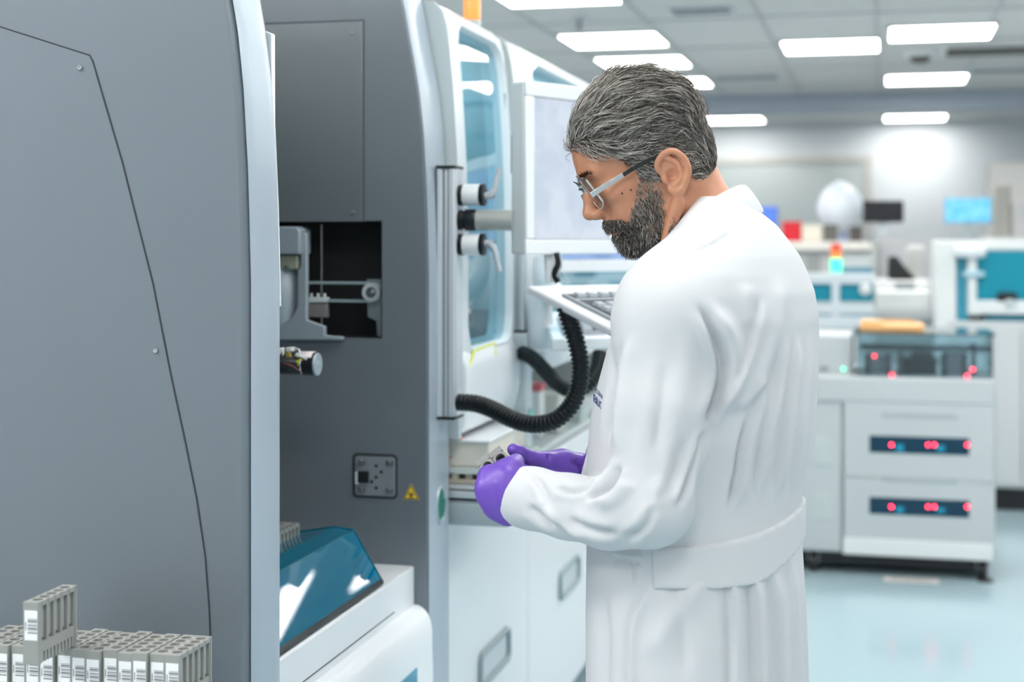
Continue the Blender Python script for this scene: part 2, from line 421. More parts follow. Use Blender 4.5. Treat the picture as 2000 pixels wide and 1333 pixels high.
obj('carriage', MB().box((a[0], ym - .004, b[1]), (b[0], ym + .012, a[1])), mat('taupe_metal', (.20, .19, .19, 1), .45), mech, bevel=.002)
a, b = P2(628, 438, ym + .03), P2(632, 655, ym + .03)
obj('guide_rod', MB().cyl((a[0], ym + .03, b[1] - .004), (a[0], ym + .03, a[1]), .0019, 10), STEEL, mech)
# grey lift column on the left of the opening
LC = [(530, 443), (582, 443), (589, 450), (589, 497), (530, 497)]
m = MB().prism([P2(u, v, 2.725) for u, v in LC][::-1], 'y', 2.715, 2.775)
obj('head_block', m, BRK, mech, bevel=.003)
m = MB().prism([P2(u, v, 2.74) for u, v in [(590, 455), (602, 457), (602, 625), (637, 638), (637, 655), (672, 658), (672, 664), (530, 664), (530, 640), (570, 625), (584, 600), (584, 530), (590, 520)]][::-1], 'y', 2.732, 2.745)
obj('lift_plate', m, BRK, mech, bevel=.002)
m = MB().lathe((P2(540, 575, 2.74)[0], 2.765, P2(540, 525, 2.74)[1]), (0, 0, -1), [(0, .040), (.002, .042), (.10, .042), (.118, .032), (.12, .01)], 28)
obj('lift_cylinder', m, BRK, mech, smooth=True)
m = MB().box((P2(530, 500, 2.73)[0], 2.725, P2(530, 526, 2.73)[1]), (P2(582, 500, 2.73)[0], 2.75, P2(582, 499, 2.73)[1]))
obj('clear_block', m, mat('amber_clear', (.30, .32, .25, 1), .15, coat=.5), mech, bevel=.002)
obj('sensor_bolt', MB().cyl((P2(560, 522, 2.72)[0], 2.715, P2(560, 522, 2.72)[1]), (P2(560, 522, 2.72)[0], 2.73, P2(560, 522, 2.72)[1]), .004, 12), STEEL, mech)

# --- connector plate, sticker and green button
a, b = PY(695, 891, YB0), PY(772, 970, YB0)
cx, cz, w, h = (a.x + b.x) / 2, (a.z + b.z) / 2, b.x - a.x, a.z - b.z
cpt = obj('connector_plate', MB().prism([(x, z) for x, z in rrect(w, h, .006, 5, (cx, cz))], 'y', YB0 - .004, YB0 + .002), mat('plate_metal', (.34, .37, .40, 1), .38, metal=.5), AN, bevel=.0006)
obj('plate_painted_shadow', MB().prism(rrect(w + .012, h + .012, .010, 5, (cx - .001, cz)), 'y', YB0 - .0012, YB0 + .001), GASK, cpt)  # dark backing that paints the shadow border round the connector plate
hol = MB()
for u, v in ((736, 910), (746, 922), (736, 932), (727, 941), (736, 953)):
    q = PY(u, v, YB0); hol.lathe((q.x, YB0 - .0042, q.z), (0, -1, 0), [(-.002, .0032), (.0003, .0032), (.0003, .0005)], 14)
obj('hole', hol, DARK, cpt)
for u, v in ((706, 903), (760, 904), (706, 957), (760, 958)):
    q = PY(u, v, YB0)
    obj('screw', MB().lathe((q.x, YB0 - .004, q.z), (0, -1, 0), [(0, .0055), (.003, .0055), (.004, .0045), (.004, .002), (.002, .0018)], 16).box((q.x + .002, YB0 - .006, q.z - .004), (q.x + .010, YB0 - .0041, q.z + .004)), mat('screw_grey', (.25, .27, .28, 1), .35, metal=.8), cpt, smooth=True)
q = PY(712, 931, YB0)
obj('socket', MB().box((q.x - .011, YB0 - .010, q.z - .011), (q.x + .011, YB0 - .003, q.z + .011)), DARK, cpt, bevel=.001)
q = PY(699, 933, YB0)
obj('connector_tab', MB().box((q.x - .003, YB0 - .009, q.z - .012), (q.x + .004, YB0 - .003, q.z + .012)), LGREY, cpt, bevel=.001)
# biohazard sticker
A, Bq, Cq = PY(803, 945, YB0), PY(819.5, 977, YB0), PY(787, 976, YB0)
YEL = mat('sticker_yellow', (.90, .60, .02, 1), .5)
ctr = (A + Bq + Cq) / 3
def tri(s, y, m=None): return [(ctr.x + (q.x - ctr.x) * s, ctr.z + (q.z - ctr.z) * s) for q in (A, Bq, Cq)]
st = obj('hazard_sticker', MB().prism(tri(1.0, 0)[::-1], 'y', YB0 - .0006, YB0 + .0002), YEL, p2)
t1, t2 = tri(.92, 0), tri(.74, 0)
m = MB().add([(x, YB0 - .0008, z) for x, z in t1 + t2], [(0, 1, 4, 3), (1, 2, 5, 4), (2, 0, 3, 5)])
s = .0042; oz = ctr.z - .0012
def arc(cx, cz, r0, r1, a0, a1, n=14):
    v = []; 
    for i in range(n + 1):
        a_ = math.radians(a0 + (a1 - a0) * i / n); k = math.sin(math.pi * i / n) ** .5
        rr = r1 - (r1 - r0) * k
        v += [(cx + rr * math.cos(a_), YB0 - .0009, cz + rr * math.sin(a_)), (cx + r1 * math.cos(a_), YB0 - .0009, cz + r1 * math.sin(a_))]
    m.add(v, [(2 * i, 2 * i + 1, 2 * i + 3, 2 * i + 2) for i in range(n)])
for k in range(3):
    an = math.radians(90 + 120 * k); px, pz = ctr.x + s * .95 * math.cos(an), oz + s * .95 * math.sin(an)
    arc(px, pz, s * .55, s * .95, math.degrees(an) + 35 - 180 + 180, math.degrees(an) + 325)
arc(ctr.x, oz, s * .75, s * 1.02, -60, 60); arc(ctr.x, oz, s * .75, s * 1.02, 60, 180); arc(ctr.x, oz, s * .75, s * 1.02, 180, 300)
obj('hazard_symbol', m, INK, st) if False else obj('hazard_symbol', m, INK, p2, recalc=False)
GREEN = mat('green_lens', (.0, .11, .075, 1), .18, coat=.15, spec=.4, emis=(0, .25, .15, 1), estr=.10)
def oval_button(xf, y, z, ry, rz, parent, m=GREEN):
    rows = []
    for i in range(9):
        f = i / 8 * math.pi / 2
        rows.append([(xf + .007 * math.sin(f), y + ry * math.cos(f) * math.cos(w), z + rz * math.cos(f) * math.sin(w)) for w in np.linspace(0, 2 * math.pi, 33)])
    b = obj('status_button', MB().grid(rows), m, parent, smooth=True)
    ring = []
    for rr, dx in ((1.0, .001), (1.08, .0035), (1.16, .003), (1.2, .0)):
        ring.append([(xf + dx, y + ry * rr * math.cos(w), z + rz * rr * math.sin(w)) for w in np.linspace(0, 2 * math.pi, 33)])
    obj('bezel', MB().grid(ring), FINEDGE, b, smooth=True)
oval_button(-.8455, 2.819, .936, .0255, .032, AN)

# --- motor with wiring
yM = 2.50
q = PY(621, 712, yM); zc = q.z; xe = q.x
mo = thing('drive_motor', 'black cylindrical motor with white connectors and a yellow dot label', 'motor', (xe - .06, yM, zc))
obj('housing', MB().lathe((xe - .16, yM, zc), (1, 0, 0), [(0, .0195), (.128, .0195), (.129, .0185), (.133, .0185), (.134, .0205), (.157, .0205), (.158, .019)], 36), mat('motor_black', (.015, .016, .018, 1), .3), mo, smooth=True)
obj('end_disc', MB().lathe((xe - .003, yM, zc), (1, 0, 0), [(0, .0205), (.003, .0205), (.004, .0195), (.004, .006), (.005, .005)], 36), mat('disc_grey', (.40, .47, .52, 1), .4, metal=.3), mo, smooth=True)
obj('mount_post', MB().cyl((xe - .12, YA1 - .001, zc), (xe - .12, yM - .015, zc), .012, 20), MGREY, mo)
def P3(u, v, y): w = PY(u, v, y); return (w.x, w.y, w.z)
yf = yM - .021
dot = PY(585, 709, yf)
obj('dot_label', MB().lathe((dot.x, yf + .0025, dot.z), (0, -1, 0), [(-.002, .0068), (.0006, .0068), (.0006, .001)], 20), mat('dot_yellow', (.80, .85, .02, 1), .5), mo)
obj('dot_mark', MB().lathe((dot.x, yf + .0018, dot.z), (0, -1, 0), [(0, .0018), (.0004, .0018), (.0004, .0003)], 3), INK, mo)
w = MB().box(P3(546, 702, yM - .012), P3(551, 679, yM + .012)).box(P3(558, 687, yM - .01), P3(577, 678, yM + .01)).box(P3(551, 700, yM - .012), P3(557, 680, yM - .002))
obj('connector', w, WHITE2, mo, bevel=.002)
w = MB().tube(crom([P3(575, 681, yM - .006), P3(584, 684, yM - .012), P3(584, 692, yM - .014), P3(579, 690, yM - .014)]), .0018, 8)
w.tube(crom([P3(578, 694, yM - .014), P3(588, 697, yM - .016), P3(600, 702, yM - .017)]), .003, 8)
obj('white_cable', w, WHITE2, mo, smooth=True)
w = MB()
for k in range(5): w.tube(crom([P3(558, 690 + k, yf), P3(564 + k, 688 + 2 * k, yf - .004), P3(568, 694 + k, yf - .003), P3(560 + k, 697, yf)]), .0008, 6)
obj('yellow_wires', w, mat('wire_yellow', (.75, .55, .12, 1), .5), mo, smooth=True)
obj('red_wire', MB().tube(crom([P3(552, 710, yf), P3(565, 713, yf - .002), P3(580, 721, yf - .001), P3(590, 728, yf + .004)]), .001, 8), mat('wire_red', (.28, .10, .10, 1), .5), mo, smooth=True)
w = MB()
rows = []
for i in range(9):
    a_ = math.radians(35 + i * 75 / 8)
    rows.append([(xx, yM - .0225 * math.cos(a_), zc + .0225 * math.sin(a_)) for xx in (xe - .034, xe - .02, xe - .006)])
obj('paper_flag', MB().grid(rows), mat('flag_paper', (.80, .72, .76, 1), .5), mo, solid=.0012, smooth=True)
obj('clip', MB().tube([(xe - .026, yM - .021 * math.cos(t_), zc + .021 * math.sin(t_)) for t_ in np.linspace(-.9, .5, 9)], .0014, 6), STEEL, mo, smooth=True)

# --- loading bay base: ledge, bulged drawer front, lanes, teal cover
lx = -.8757
m = MB().box((-1.5, YA1 + .001, .70), (lx, YB0 - .001, .83))
obj('ledge', m, WHITE, AN, bevel=.004, seg=3)
pf = [(-1.5, .05)] + [(-.846, .05), (-.840, .30), (-.838, .62), (-.840, .68)] + [(-.840 - .034 * (1 - math.cos(t)), .705 + .05 * math.sin(t)) for t in np.linspace(0, math.pi / 2, 8)] + [(-1.5, .756)]
fr = obj('bay_front', MB().prism(pf, 'y', YA1 + .001, YB0 - .001), WHITE, AN, smooth=True)
a = PX(736, 1240, lx + .0005); b = PX(560, 1382, lx + .0005)
obj('seam_line', MB().tube([(lx + .0004, YA1 + .002, .77), (lx + .0004, 2.62, .77)], .0009, 6), GASK, AN)
tw = MB().box((-.842, 2.2, .50), (-.8365, 2.64, .664))
obj('drawer_window', tw, TEALG, AN, bevel=.001)
# unseen back wall of the bay, coloured dark to deepen its shade
obj('bay_back', MB().box((-1.52, YA1 + .001, .75), (-1.50, YB0 - .001, 2.0)), mat('bay_dark', (.06, .065, .07, 1), .5), AN)
# lanes under the cover
ln = MB().box((-1.30, YA1 + .01, .829), (-.945, 2.66, .845))
for k in range(6): ln.box((-1.29 + k * .055, YA1 + .012, .845), (-1.285 + k * .055, 2.6, .862))
obj('lane_tray', ln, mat('lane_white', (.72, .80, .84, 1), .4), AN)
obj('transport_block', MB().box((-1.02, 2.18, .846), (-.955, 2.34, .880)).box((-1.03, 2.40, .846), (-.985, 2.5, .895)), BLUEP, AN, bevel=.003)
obj('rack_platform', MB().box((-1.35, 2.10, .8455), (-1.02, 2.55, .8685)), mat('platform_grey', (.22, .25, .26, 1), .5), AN)
cvp = [(-.8835, .8385), (-.9375, .9285), (-.977, .9325), (-1.13, .905)]
th = .003
inn = [(-.8905, .8385), (-.9395, .925), (-.976, .9292), (-1.13, .9018)]
CV = thing('rack_cover', 'blue transparent sloping cover over the rack lane in the bay', 'cover', (-.95, 2.3, .83))
m = MB().prism(cvp + inn[::-1], 'y', YA1 + .004, 2.57)
m2 = MB().prism([(-.8835, .8385), (-.9375, .9285), (-.977, .9325), (-1.13, .905), (-1.13, .8385)], 'y', 2.567, 2.571)
obj('shell', m, TEALG, CV); obj('end_panel', m2, TEALG, CV)
obj('gasket', MB().tube([(-.8845, YA1 + .004, .8365), (-.8845, 2.572, .8365)], .0055, 6), DARK, CV)
obj('edge_strip', MB().tube([(-.938, 2.575, .9285), (-.8835, 2.575, .8385)], .0018, 6).tube([(-.938, 2.575, .9285), (-.977, 2.575, .9325), (-1.13, 2.575, .905)], .0018, 6).tube([(-.938, YA1 + .006, .9285), (-.938, 2.575, .9285)], .0014, 6).tube([(-.977, YA1 + .006, .9325), (-.977, 2.575, .9325)], .0012, 6), mat('teal_edge', (.0, .10, .13, 1), .25), CV)

# ------------------------------------------------------------------ sample racks
RL, RW, RH = .094, .0200, .076
def rack_proto(label, loc):
    t = thing('sample_rack', label, 'sample rack', loc)
    m = MB(); L = Vector(loc)
    def bx(x0, x1, y0, y1, z0, z1, mi=0): m.box((L.x + x0, L.y + y0, L.z + z0), (L.x + x1, L.y + y1, L.z + z1), mi)
    w = RW
    bx(0, w, 0, .008, 0, RH)                      # label end
    bx(0, w, RL - .004, RL, .0, RH)
    bx(.0015, w - .0015, .008, RL - .004, .013, .026)        # waist band
    for k in range(10): bx(.002, w - .002, .011 + k * .0083, .0155 + k * .0083, 0, .013)
    n = 5; p = (RL - .012) / n
    for k in range(n + 1):
        y = .008 + k * p; bx(.001, w - .001, y - .0022, y + .0022, .026, RH - .004)
        if k < n: bx(.0085, w - .0085, y + .004, y + p - .004, .026, RH - .02)
    # top plate with five round holes
    for k in range(n):
        y0, y1 = .008 + k * p, .008 + (k + 1) * p; c = (w / 2, (y0 + y1) / 2); r = .0069
        outer = []; inner = []; N = 16
        for i in range(N):
            a = 2 * math.pi * (i + .5) / N; dx, dy = math.cos(a), math.sin(a)
            s_ = min((w / 2) / max(abs(dx), 1e-6), (p / 2) / max(abs(dy), 1e-6))
            outer.append((c[0] + dx * s_, c[1] + dy * s_)); inner.append((c[0] + dx * r, c[1] + dy * r))
        zt, zb = RH - .0003, RH - .006
        vs = [(L.x + x, L.y + y, L.z + zt) for x, y in outer] + [(L.x + x, L.y + y, L.z + zt) for x, y in inner] + \
             [(L.x + x, L.y + y, L.z + zb) for x, y in inner] + [(L.x + x, L.y + y, L.z + zb) for x, y in outer] + \
             [(L.x + x, L.y + y, L.z + .030) for x, y in inner] + [(L.x + c[0], L.y + c[1], L.z + .030)]
        fs = []
        for i in range(N):
            j = (i + 1) % N
            fs += [(i, j, N + j, N + i), (N + i, N + j, 2 * N + j, 2 * N + i), (3 * N + j, 3 * N + i, i, j) if 0 else (3 * N + i, 3 * N + j, j, i), (2 * N + i, 2 * N + j, 4 * N + j, 4 * N + i), (4 * N + i, 4 * N + j, 5 * N)]
        m.add(vs, fs)
    obj('rack_body', m, RACK, t)
    lm = MB(); 
    def lb(x0, x1, z0, z1, y, mi): lm.add([(L.x + x0, L.y + y, L.z + z0), (L.x + x1, L.y + y, L.z + z0), (L.x + x1, L.y + y, L.z + z1), (L.x + x0, L.y + y, L.z + z1)], [(0, 1, 2, 3)], mi)
    lm.box((L.x + .0022, L.y - .0005, L.z + .030), (L.x + w - .0008, L.y + .0002, L.z + .066), 0)
    z = .0385
    for hh, gap in ((.0012, .0020), (.0006, .0012), (.0016, .0014), (.0006, .0010), (.0010, .0022), (.0007, .0009), (.0014, .0012), (.0006, .0)):
        lb(.0065, w - .001, z, z + hh, -.0007, 1); z += hh + gap
    lb(.0035, .0045, .042, .052, -.0007, 1)
    obj('barcode_label', lm, [PAPER, INK], t)
    return t
RK = rack_proto('grey sample rack with barcode label at the right end of the front row', (-.8475 - RW, 1.694, .8665))
RK['group'] = 'sample racks in the front row'
for k in range(1, 14):
    c = copy_tree(RK)
    c.location = Vector((-.8475 - RW - k * .0211, 1.694 + .003 * math.sin(k * 2.1) - .0009 * k, .8665 + .0012 * math.sin(k * 3.7)))
    c['label'] = 'grey sample rack with barcode label, %s from the right end of the front row' % ordn[k]
c = copy_tree(RK); q = W(45, 1155, 1.80)
c.location = (q.x, q.y, .8665 + RH + .003); c.rotation_euler = (0, 0, math.radians(1.5))
c['label'] = 'grey sample rack standing upright on top of the front row of racks'; c['group'] = 'loose sample racks'
tr = MB().box((-1.35, 1.62, .845), (-.852, 1.795, .8655)).box((-1.35, 1.62, .8655), (-1.34, 1.795, .90))
TT = thing('rack_tray', 'grey tray carrying the front row of sample racks, below the photo edge', 'tray', (-1.1, 1.73, .845))
obj('tray', tr, LGREY, TT)
obj('tray_support', MB().box((-1.30, 1.64, .0), (-.90, 1.78, .845)), WHITE, TT, bevel=.01)
for k in range(4):
    c = copy_tree(RK)
    c.location = (-1.048 - k * .0212, 2.44, .869); 
    c['label'] = 'grey sample rack behind the blue cover, %s from the right' % ordn[k]; c['group'] = 'sample racks behind the blue cover'
# ------------------------------------------------------------------ terminal on the second side panel
SC = thing('terminal_column', 'upright aluminium column with black and silver clamps carrying the nearest screen', 'support arm', (-.83, 2.83, 1.1))
zt, zb = W(870, 330, 2.93).z, W(870, 813, 2.93).z
def alu_col(name, x0, x1, y0, y1, z0, z1, parent):
    m = MB().box((x0, y0, z0), (x1, y1, z1))
    # grooved front face: thin standing ribs
    d = x1 - x0
    m.box((x0 + d * .02, y0 - .0035, z0), (x0 + d * .30, y0, z1)); m.box((x0 + d * .48, y0 - .002, z0), (x0 + d * .58, y0, z1)); m.box((x0 + d * .70, y0 - .0035, z0), (x1, y0, z1))
    m.box((x1, y0 + .006, z0), (x1 + .0025, y1 - .004, z1))
    c = obj(name, m, ALU, parent, bevel=.0015)
    obj('groove', MB().box((x0 + d * .31, y0 - .0012, z0 + .002), (x0 + d * .69, y0 - .0004, z1 - .002)), mat('groove_grey', (.30, .34, .37, 1), .4, metal=.3), c)
    obj('end_cap', MB().box((x0 - .002, y0 - .005, z1), (x1 + .003, y1, z1 + .006)), DARK, c, bevel=.001)
    obj('end_cap', MB().box((x0 - .002, y0 - .005, z0 - .006), (x1 + .003, y1, z0)), DARK, c, bevel=.001)
    return c
alu_col('column', -.8465, -.812, 2.80, 2.858, zb, zt, SC)
yc = 2.828
def clamp(v, up, parent, yc=yc):
    x = PY(897, v, yc).x; z = PY(920, v, yc).z; R = .0215
    k = obj('clamp_knob', MB().lathe((x + .010, yc, z), (1, 0, 0), [(0, R), (.033, R), (.034, R * .97)], 36), mat('knob_white', (.70, .74, .76, 1), .3), parent, smooth=True)
    obj('clamp_pad', MB().lathe((x - .002, yc, z), (1, 0, 0), [(0, R * .8), (.003, R * .98), (.012, R * 1.03), (.0125, R * .9)], 32), RUBBER, k, smooth=True)
    obj('clamp_collar', MB().lathe((x + .044, yc, z), (1, 0, 0), [(0, R * 1.02), (.008, R * 1.02), (.009, R * .6)], 32), RUBBER, k, smooth=True)
    m = MB().tube([(x + .05, yc, z - up * .002), (x + .070, yc, z - up * .002)], .007, 16)
    pz = -up * .002
    m.tube(crom([(x + .062, yc, z + pz), (x + .072, yc, z + pz + up * .012), (x + .077, yc, z + up * .03), (x + .083, yc, z + up * .053)], 5), [.0078] * 5 + [.0066] * 5 + [.0058] * 6, 12)
    obj('clamp_lever', m, mat('lever_grey', (.50, .55, .60, 1), .4), k, smooth=True)
    obj('lever_cap', MB().cyl((x + .070, yc, z + pz), (x + .0712, yc, z + pz), .004, 12), DARK, k)
clamp(381, 1, SC); clamp(478, -1, SC)
z = PY(915, 430, yc).z
x = PY(897, 430, yc).x
obj('swivel_joint', MB().lathe((x - .002, yc, z), (1, 0, 0), [(0, .017), (.004, .0205), (.010, .0215), (.012, .0205), (.013, .022), (.034, .022), (.040, .0195), (.042, .015)], 32), RUBBER, SC, smooth=True)
obj('arm_bar', MB().tube([(x + .036, yc, z), (-.700, yc + .004, z - .001)], .0205, 24), mat('arm_grey', (.42, .44, .42, 1), .4, metal=.4), SC, smooth=True)
obj('swivel_bolt', MB().cyl((x + .012, yc - .008, z - .024), (x + .012, yc - .008, z + .024), .0045, 12), STEEL, SC)

def monitor(corner, wdir, w, h, t, label, screenm, tilt=0):
    """corner = lower front corner nearest the column; wdir = unit vector along the width"""
    c = Vector(corner); X = Vector(wdir).normalized(); n = Vector((X.y, -X.x, 0)); Z = Vector((0, 0, 1))
    T = thing('touch_monitor', label, 'monitor', c)
    def P(a, b, d): return c + X * a + Z * b + n * d
    m = MB(); m.obox(P(w / 2, h / 2, -t / 2), X * w / 2, Z * h / 2, n * t / 2)
    obj('housing', m, LGREY, T, bevel=.006, seg=3)
    bz = MB(); b0, b1 = .026, .030
    for a0, a1, z0, z1 in ((0, w, 0, b1), (0, w, h - b1, h), (0, b0, b1, h - b1), (w - b0, w, b1, h - b1)):
        bz.obox(P((a0 + a1) / 2, (z0 + z1) / 2, .001), X * (a1 - a0) / 2, Z * (z1 - z0) / 2, n * .0035)
    obj('bezel', bz, WHITE, T, bevel=.003)
    sc = MB(); sc.obox(P(w / 2, h / 2, .0008), X * (w / 2 - b0), Z * (h / 2 - b1), n * .0008)
    s_ = obj('screen', sc, screenm, T)
    obj('screen_gasket', MB().tube([P(b0, b1, .0026), P(w - b0, b1, .0026)], .0012, 6).tube([P(b0, h - b1, .0026), P(w - b0, h - b1, .0026)], .0012, 6), MGREY, T)
    return T, P
def screen_mat(name, ca, cb, s, rough=.15):
    m = bpy.data.materials.new(name); m.use_nodes = True; nt = m.node_tree; p = nt.nodes['Principled BSDF']
    p.inputs['Base Color'].default_value = (.05, .06, .07, 1); p.inputs['Roughness'].default_value = rough
    tc = nt.nodes.new('ShaderNodeTexCoord'); n = nt.nodes.new('ShaderNodeTexNoise'); n.inputs['Scale'].default_value = 14; n.inputs['Detail'].default_value = 2
    r = nt.nodes.new('ShaderNodeValToRGB'); r.color_ramp.elements[0].position = .42; r.color_ramp.elements[1].position = .62
    r.color_ramp.elements[0].color = ca; r.color_ramp.elements[1].color = cb
    nt.links.new(tc.outputs['Object'], n.inputs['Vector']); nt.links.new(n.outputs['Fac'], r.inputs[0])
    nt.links.new(r.outputs[0], p.inputs['Emission Color']); p.inputs['Emission Strength'].default_value = s
    return m
SCR = screen_mat('pale_screen', (.60, .68, .80, 1), (.72, .79, .90, 1), .62)
c0 = W(1025, 498, 2.90); wd = Vector((CA * .649 - SA * .761, SA * .649 + CA * .761, 0))
MON, MP = monitor(c0, wd, .300, .341, .037, 'white framed touch screen on the column, partly hidden by the man\'s face', SCR)
# joint between arm and monitor back
bk = MP(.075, .17, -.037)
obj('mount_plate', MB().obox(MP(.06, .20, -.046), wd * .04, Vector((0, 0, .04)), Vector((wd.y, -wd.x, 0)) * .009), MGREY, MON, bevel=.003)

# keyboard shelf
def key_shelf(A, B, E, th, label, nk=(14, 6), name='keyboard_shelf'):
    """A back-left corner, B front-left corner, E back-right corner"""
    A, B, E = Vector(A), Vector(B), Vector(E)
    U = (E - A); V = (B - A); n = V.cross(U).normalized()
    if n.z < 0: n = -n
    T = thing(name, label, 'keyboard', A)
    m = MB(); m.obox(A + U / 2 + V / 2 - n * th / 2, U / 2, V / 2, n * th / 2)
    obj('shelf', m, WHITE, T, bevel=.005, seg=3)
    u_, v_ = U.normalized(), V.normalized(); LU, LV = U.length, V.length
    m = MB(); m.obox(A + u_ * (LU * .52) + v_ * (LV * .60) + n * .003, u_ * (LU * .455), v_ * (LV * .335), n * .003)
    kb = obj('key_bed', m, mat('key_bed', (.33, .36, .40, 1), .5), T, bevel=.002)
    ks = MB(); ku = LU * .88 / nk[0]; kv = LV * .62 / (nk[1] + .6)
    for j in range(nk[1]):
        for i in range(nk[0]):
            if j == 1 and i < 8: continue
            c = A + u_ * (LU * .095 + (i + .5) * ku) + v_ * (LV * .285 + (j + .6 + (.4 if j else 0)) * kv) + n * .0085
            a, b = u_ * ku * .40, v_ * kv * .38
            t_ = .74
            vs = [c - a - b - n * .003, c + a - b - n * .003, c + a + b - n * .003, c - a + b - n * .003, c - a * t_ - b * t_ + n * .004, c + a * t_ - b * t_ + n * .004, c + a * t_ + b * t_ + n * .004, c - a * t_ + b * t_ + n * .004]
            ks.add(vs, [(3, 2, 1, 0), (4, 5, 6, 7), (0, 1, 5, 4), (1, 2, 6, 5), (2, 3, 7, 6), (3, 0, 4, 7)])
    obj('keys', ks, mat('key_grey', (.42, .46, .50, 1), .35), T)
    ksh = MB()
    for j in range(nk[1]):
        ksh.obox(A + u_ * (LU * .52) + v_ * (LV * .285 + (j + .6 + (.4 if j else 0)) * kv) + n * .0058, u_ * LU * .44, v_ * kv * .47, n * .0006)
    obj('key_gap', ksh, mat('key_gap', (.03, .035, .05, 1), .6), T)
    return T
A_ = W(1030, 558, 2.86); B_ = W(1200, 645, 2.62)
vv = B_ - A_
uh = Vector((-vv.y, vv.x, 0)); uh = uh if (uh.x > 0 or uh.y > 0) else -uh
hd = W(1232, 548, 3.02) - A_
uh = (hd - vv * hd.dot(vv) / vv.dot(vv)).normalized()
key_shelf(A_, B_, A_ + uh * .43, .016, 'tilted white keyboard shelf below the nearest touch screen, behind the man')
st = MB().tube(crom([W(1085, 502, 2.95), W(1088, 520, 2.96), W(1100, 540, 2.97), W(1110, 556, 2.97)], 6), .010, 12)
# bracket between monitor and keyboard shelf
KB = thing('shelf_bracket', 'grey bracket and black cable hanging from the screen to the keyboard shelf', 'bracket', W(1075, 500, 2.97))
obj('bracket_bar', MB().tube([W(1072, 490, 2.975), W(1074, 553, 2.975)], .010, 14), WHITE, KB, smooth=True)
obj('black_cable', MB().tube(crom([W(1087, 495, 2.96), W(1090, 515, 2.955), W(1083, 535, 2.955), W(1090, 552, 2.955)], 6), .0065, 10), RUBBER, KB, smooth=True)
obj('thin_cable', MB().tube(crom([W(1094, 495, 2.95), W(1097, 520, 2.945), W(1088, 540, 2.945), W(1098, 532, 2.94), W(1108, 545, 2.94), W(1110, 553, 2.94)], 6), .0016, 8), mat('clear_cable', (.5, .55, .57, 1), .2), KB, smooth=True)

def hose(pts, r, label, pitch=.0088, name='corrugated_hose'):
    P = crom(pts, 40); 
    L = [0]
    for i in range(1, len(P)): L.append(L[-1] + (P[i] - P[i - 1]).length)
    n = int(L[-1] / pitch * 4); out = []; rs = []; j = 0
    for i in range(n + 1):
        s_ = L[-1] * i / n
        while j < len(L) - 2 and L[j + 1] < s_: j += 1
        f = (s_ - L[j]) / max(1e-9, L[j + 1] - L[j]); out.append(P[j].lerp(P[j + 1], f)); rs.append(r * (1.0, .97, .77, .97)[i % 4])
    o = obj(name, MB().tube(out, rs, 24), RUBBER)
    o.data.polygons.foreach_set('use_smooth', [True] * len(o.data.polygons))
    return tag(o, label, 'hose')
hose([W(896, 786, 2.90), W(930, 789, 2.885), W(962, 800, 2.86), W(1000, 819, 2.83), W(1040, 829, 2.80), W(1080, 823, 2.78), W(1112, 797, 2.77), W(1130, 758, 2.765), W(1134, 715, 2.765), W(1126, 670, 2.77), W(1113, 630, 2.775), W(1103, 598, 2.775)], .0175,
     'sharp black corrugated hose looping from the column foot to the keyboard shelf')

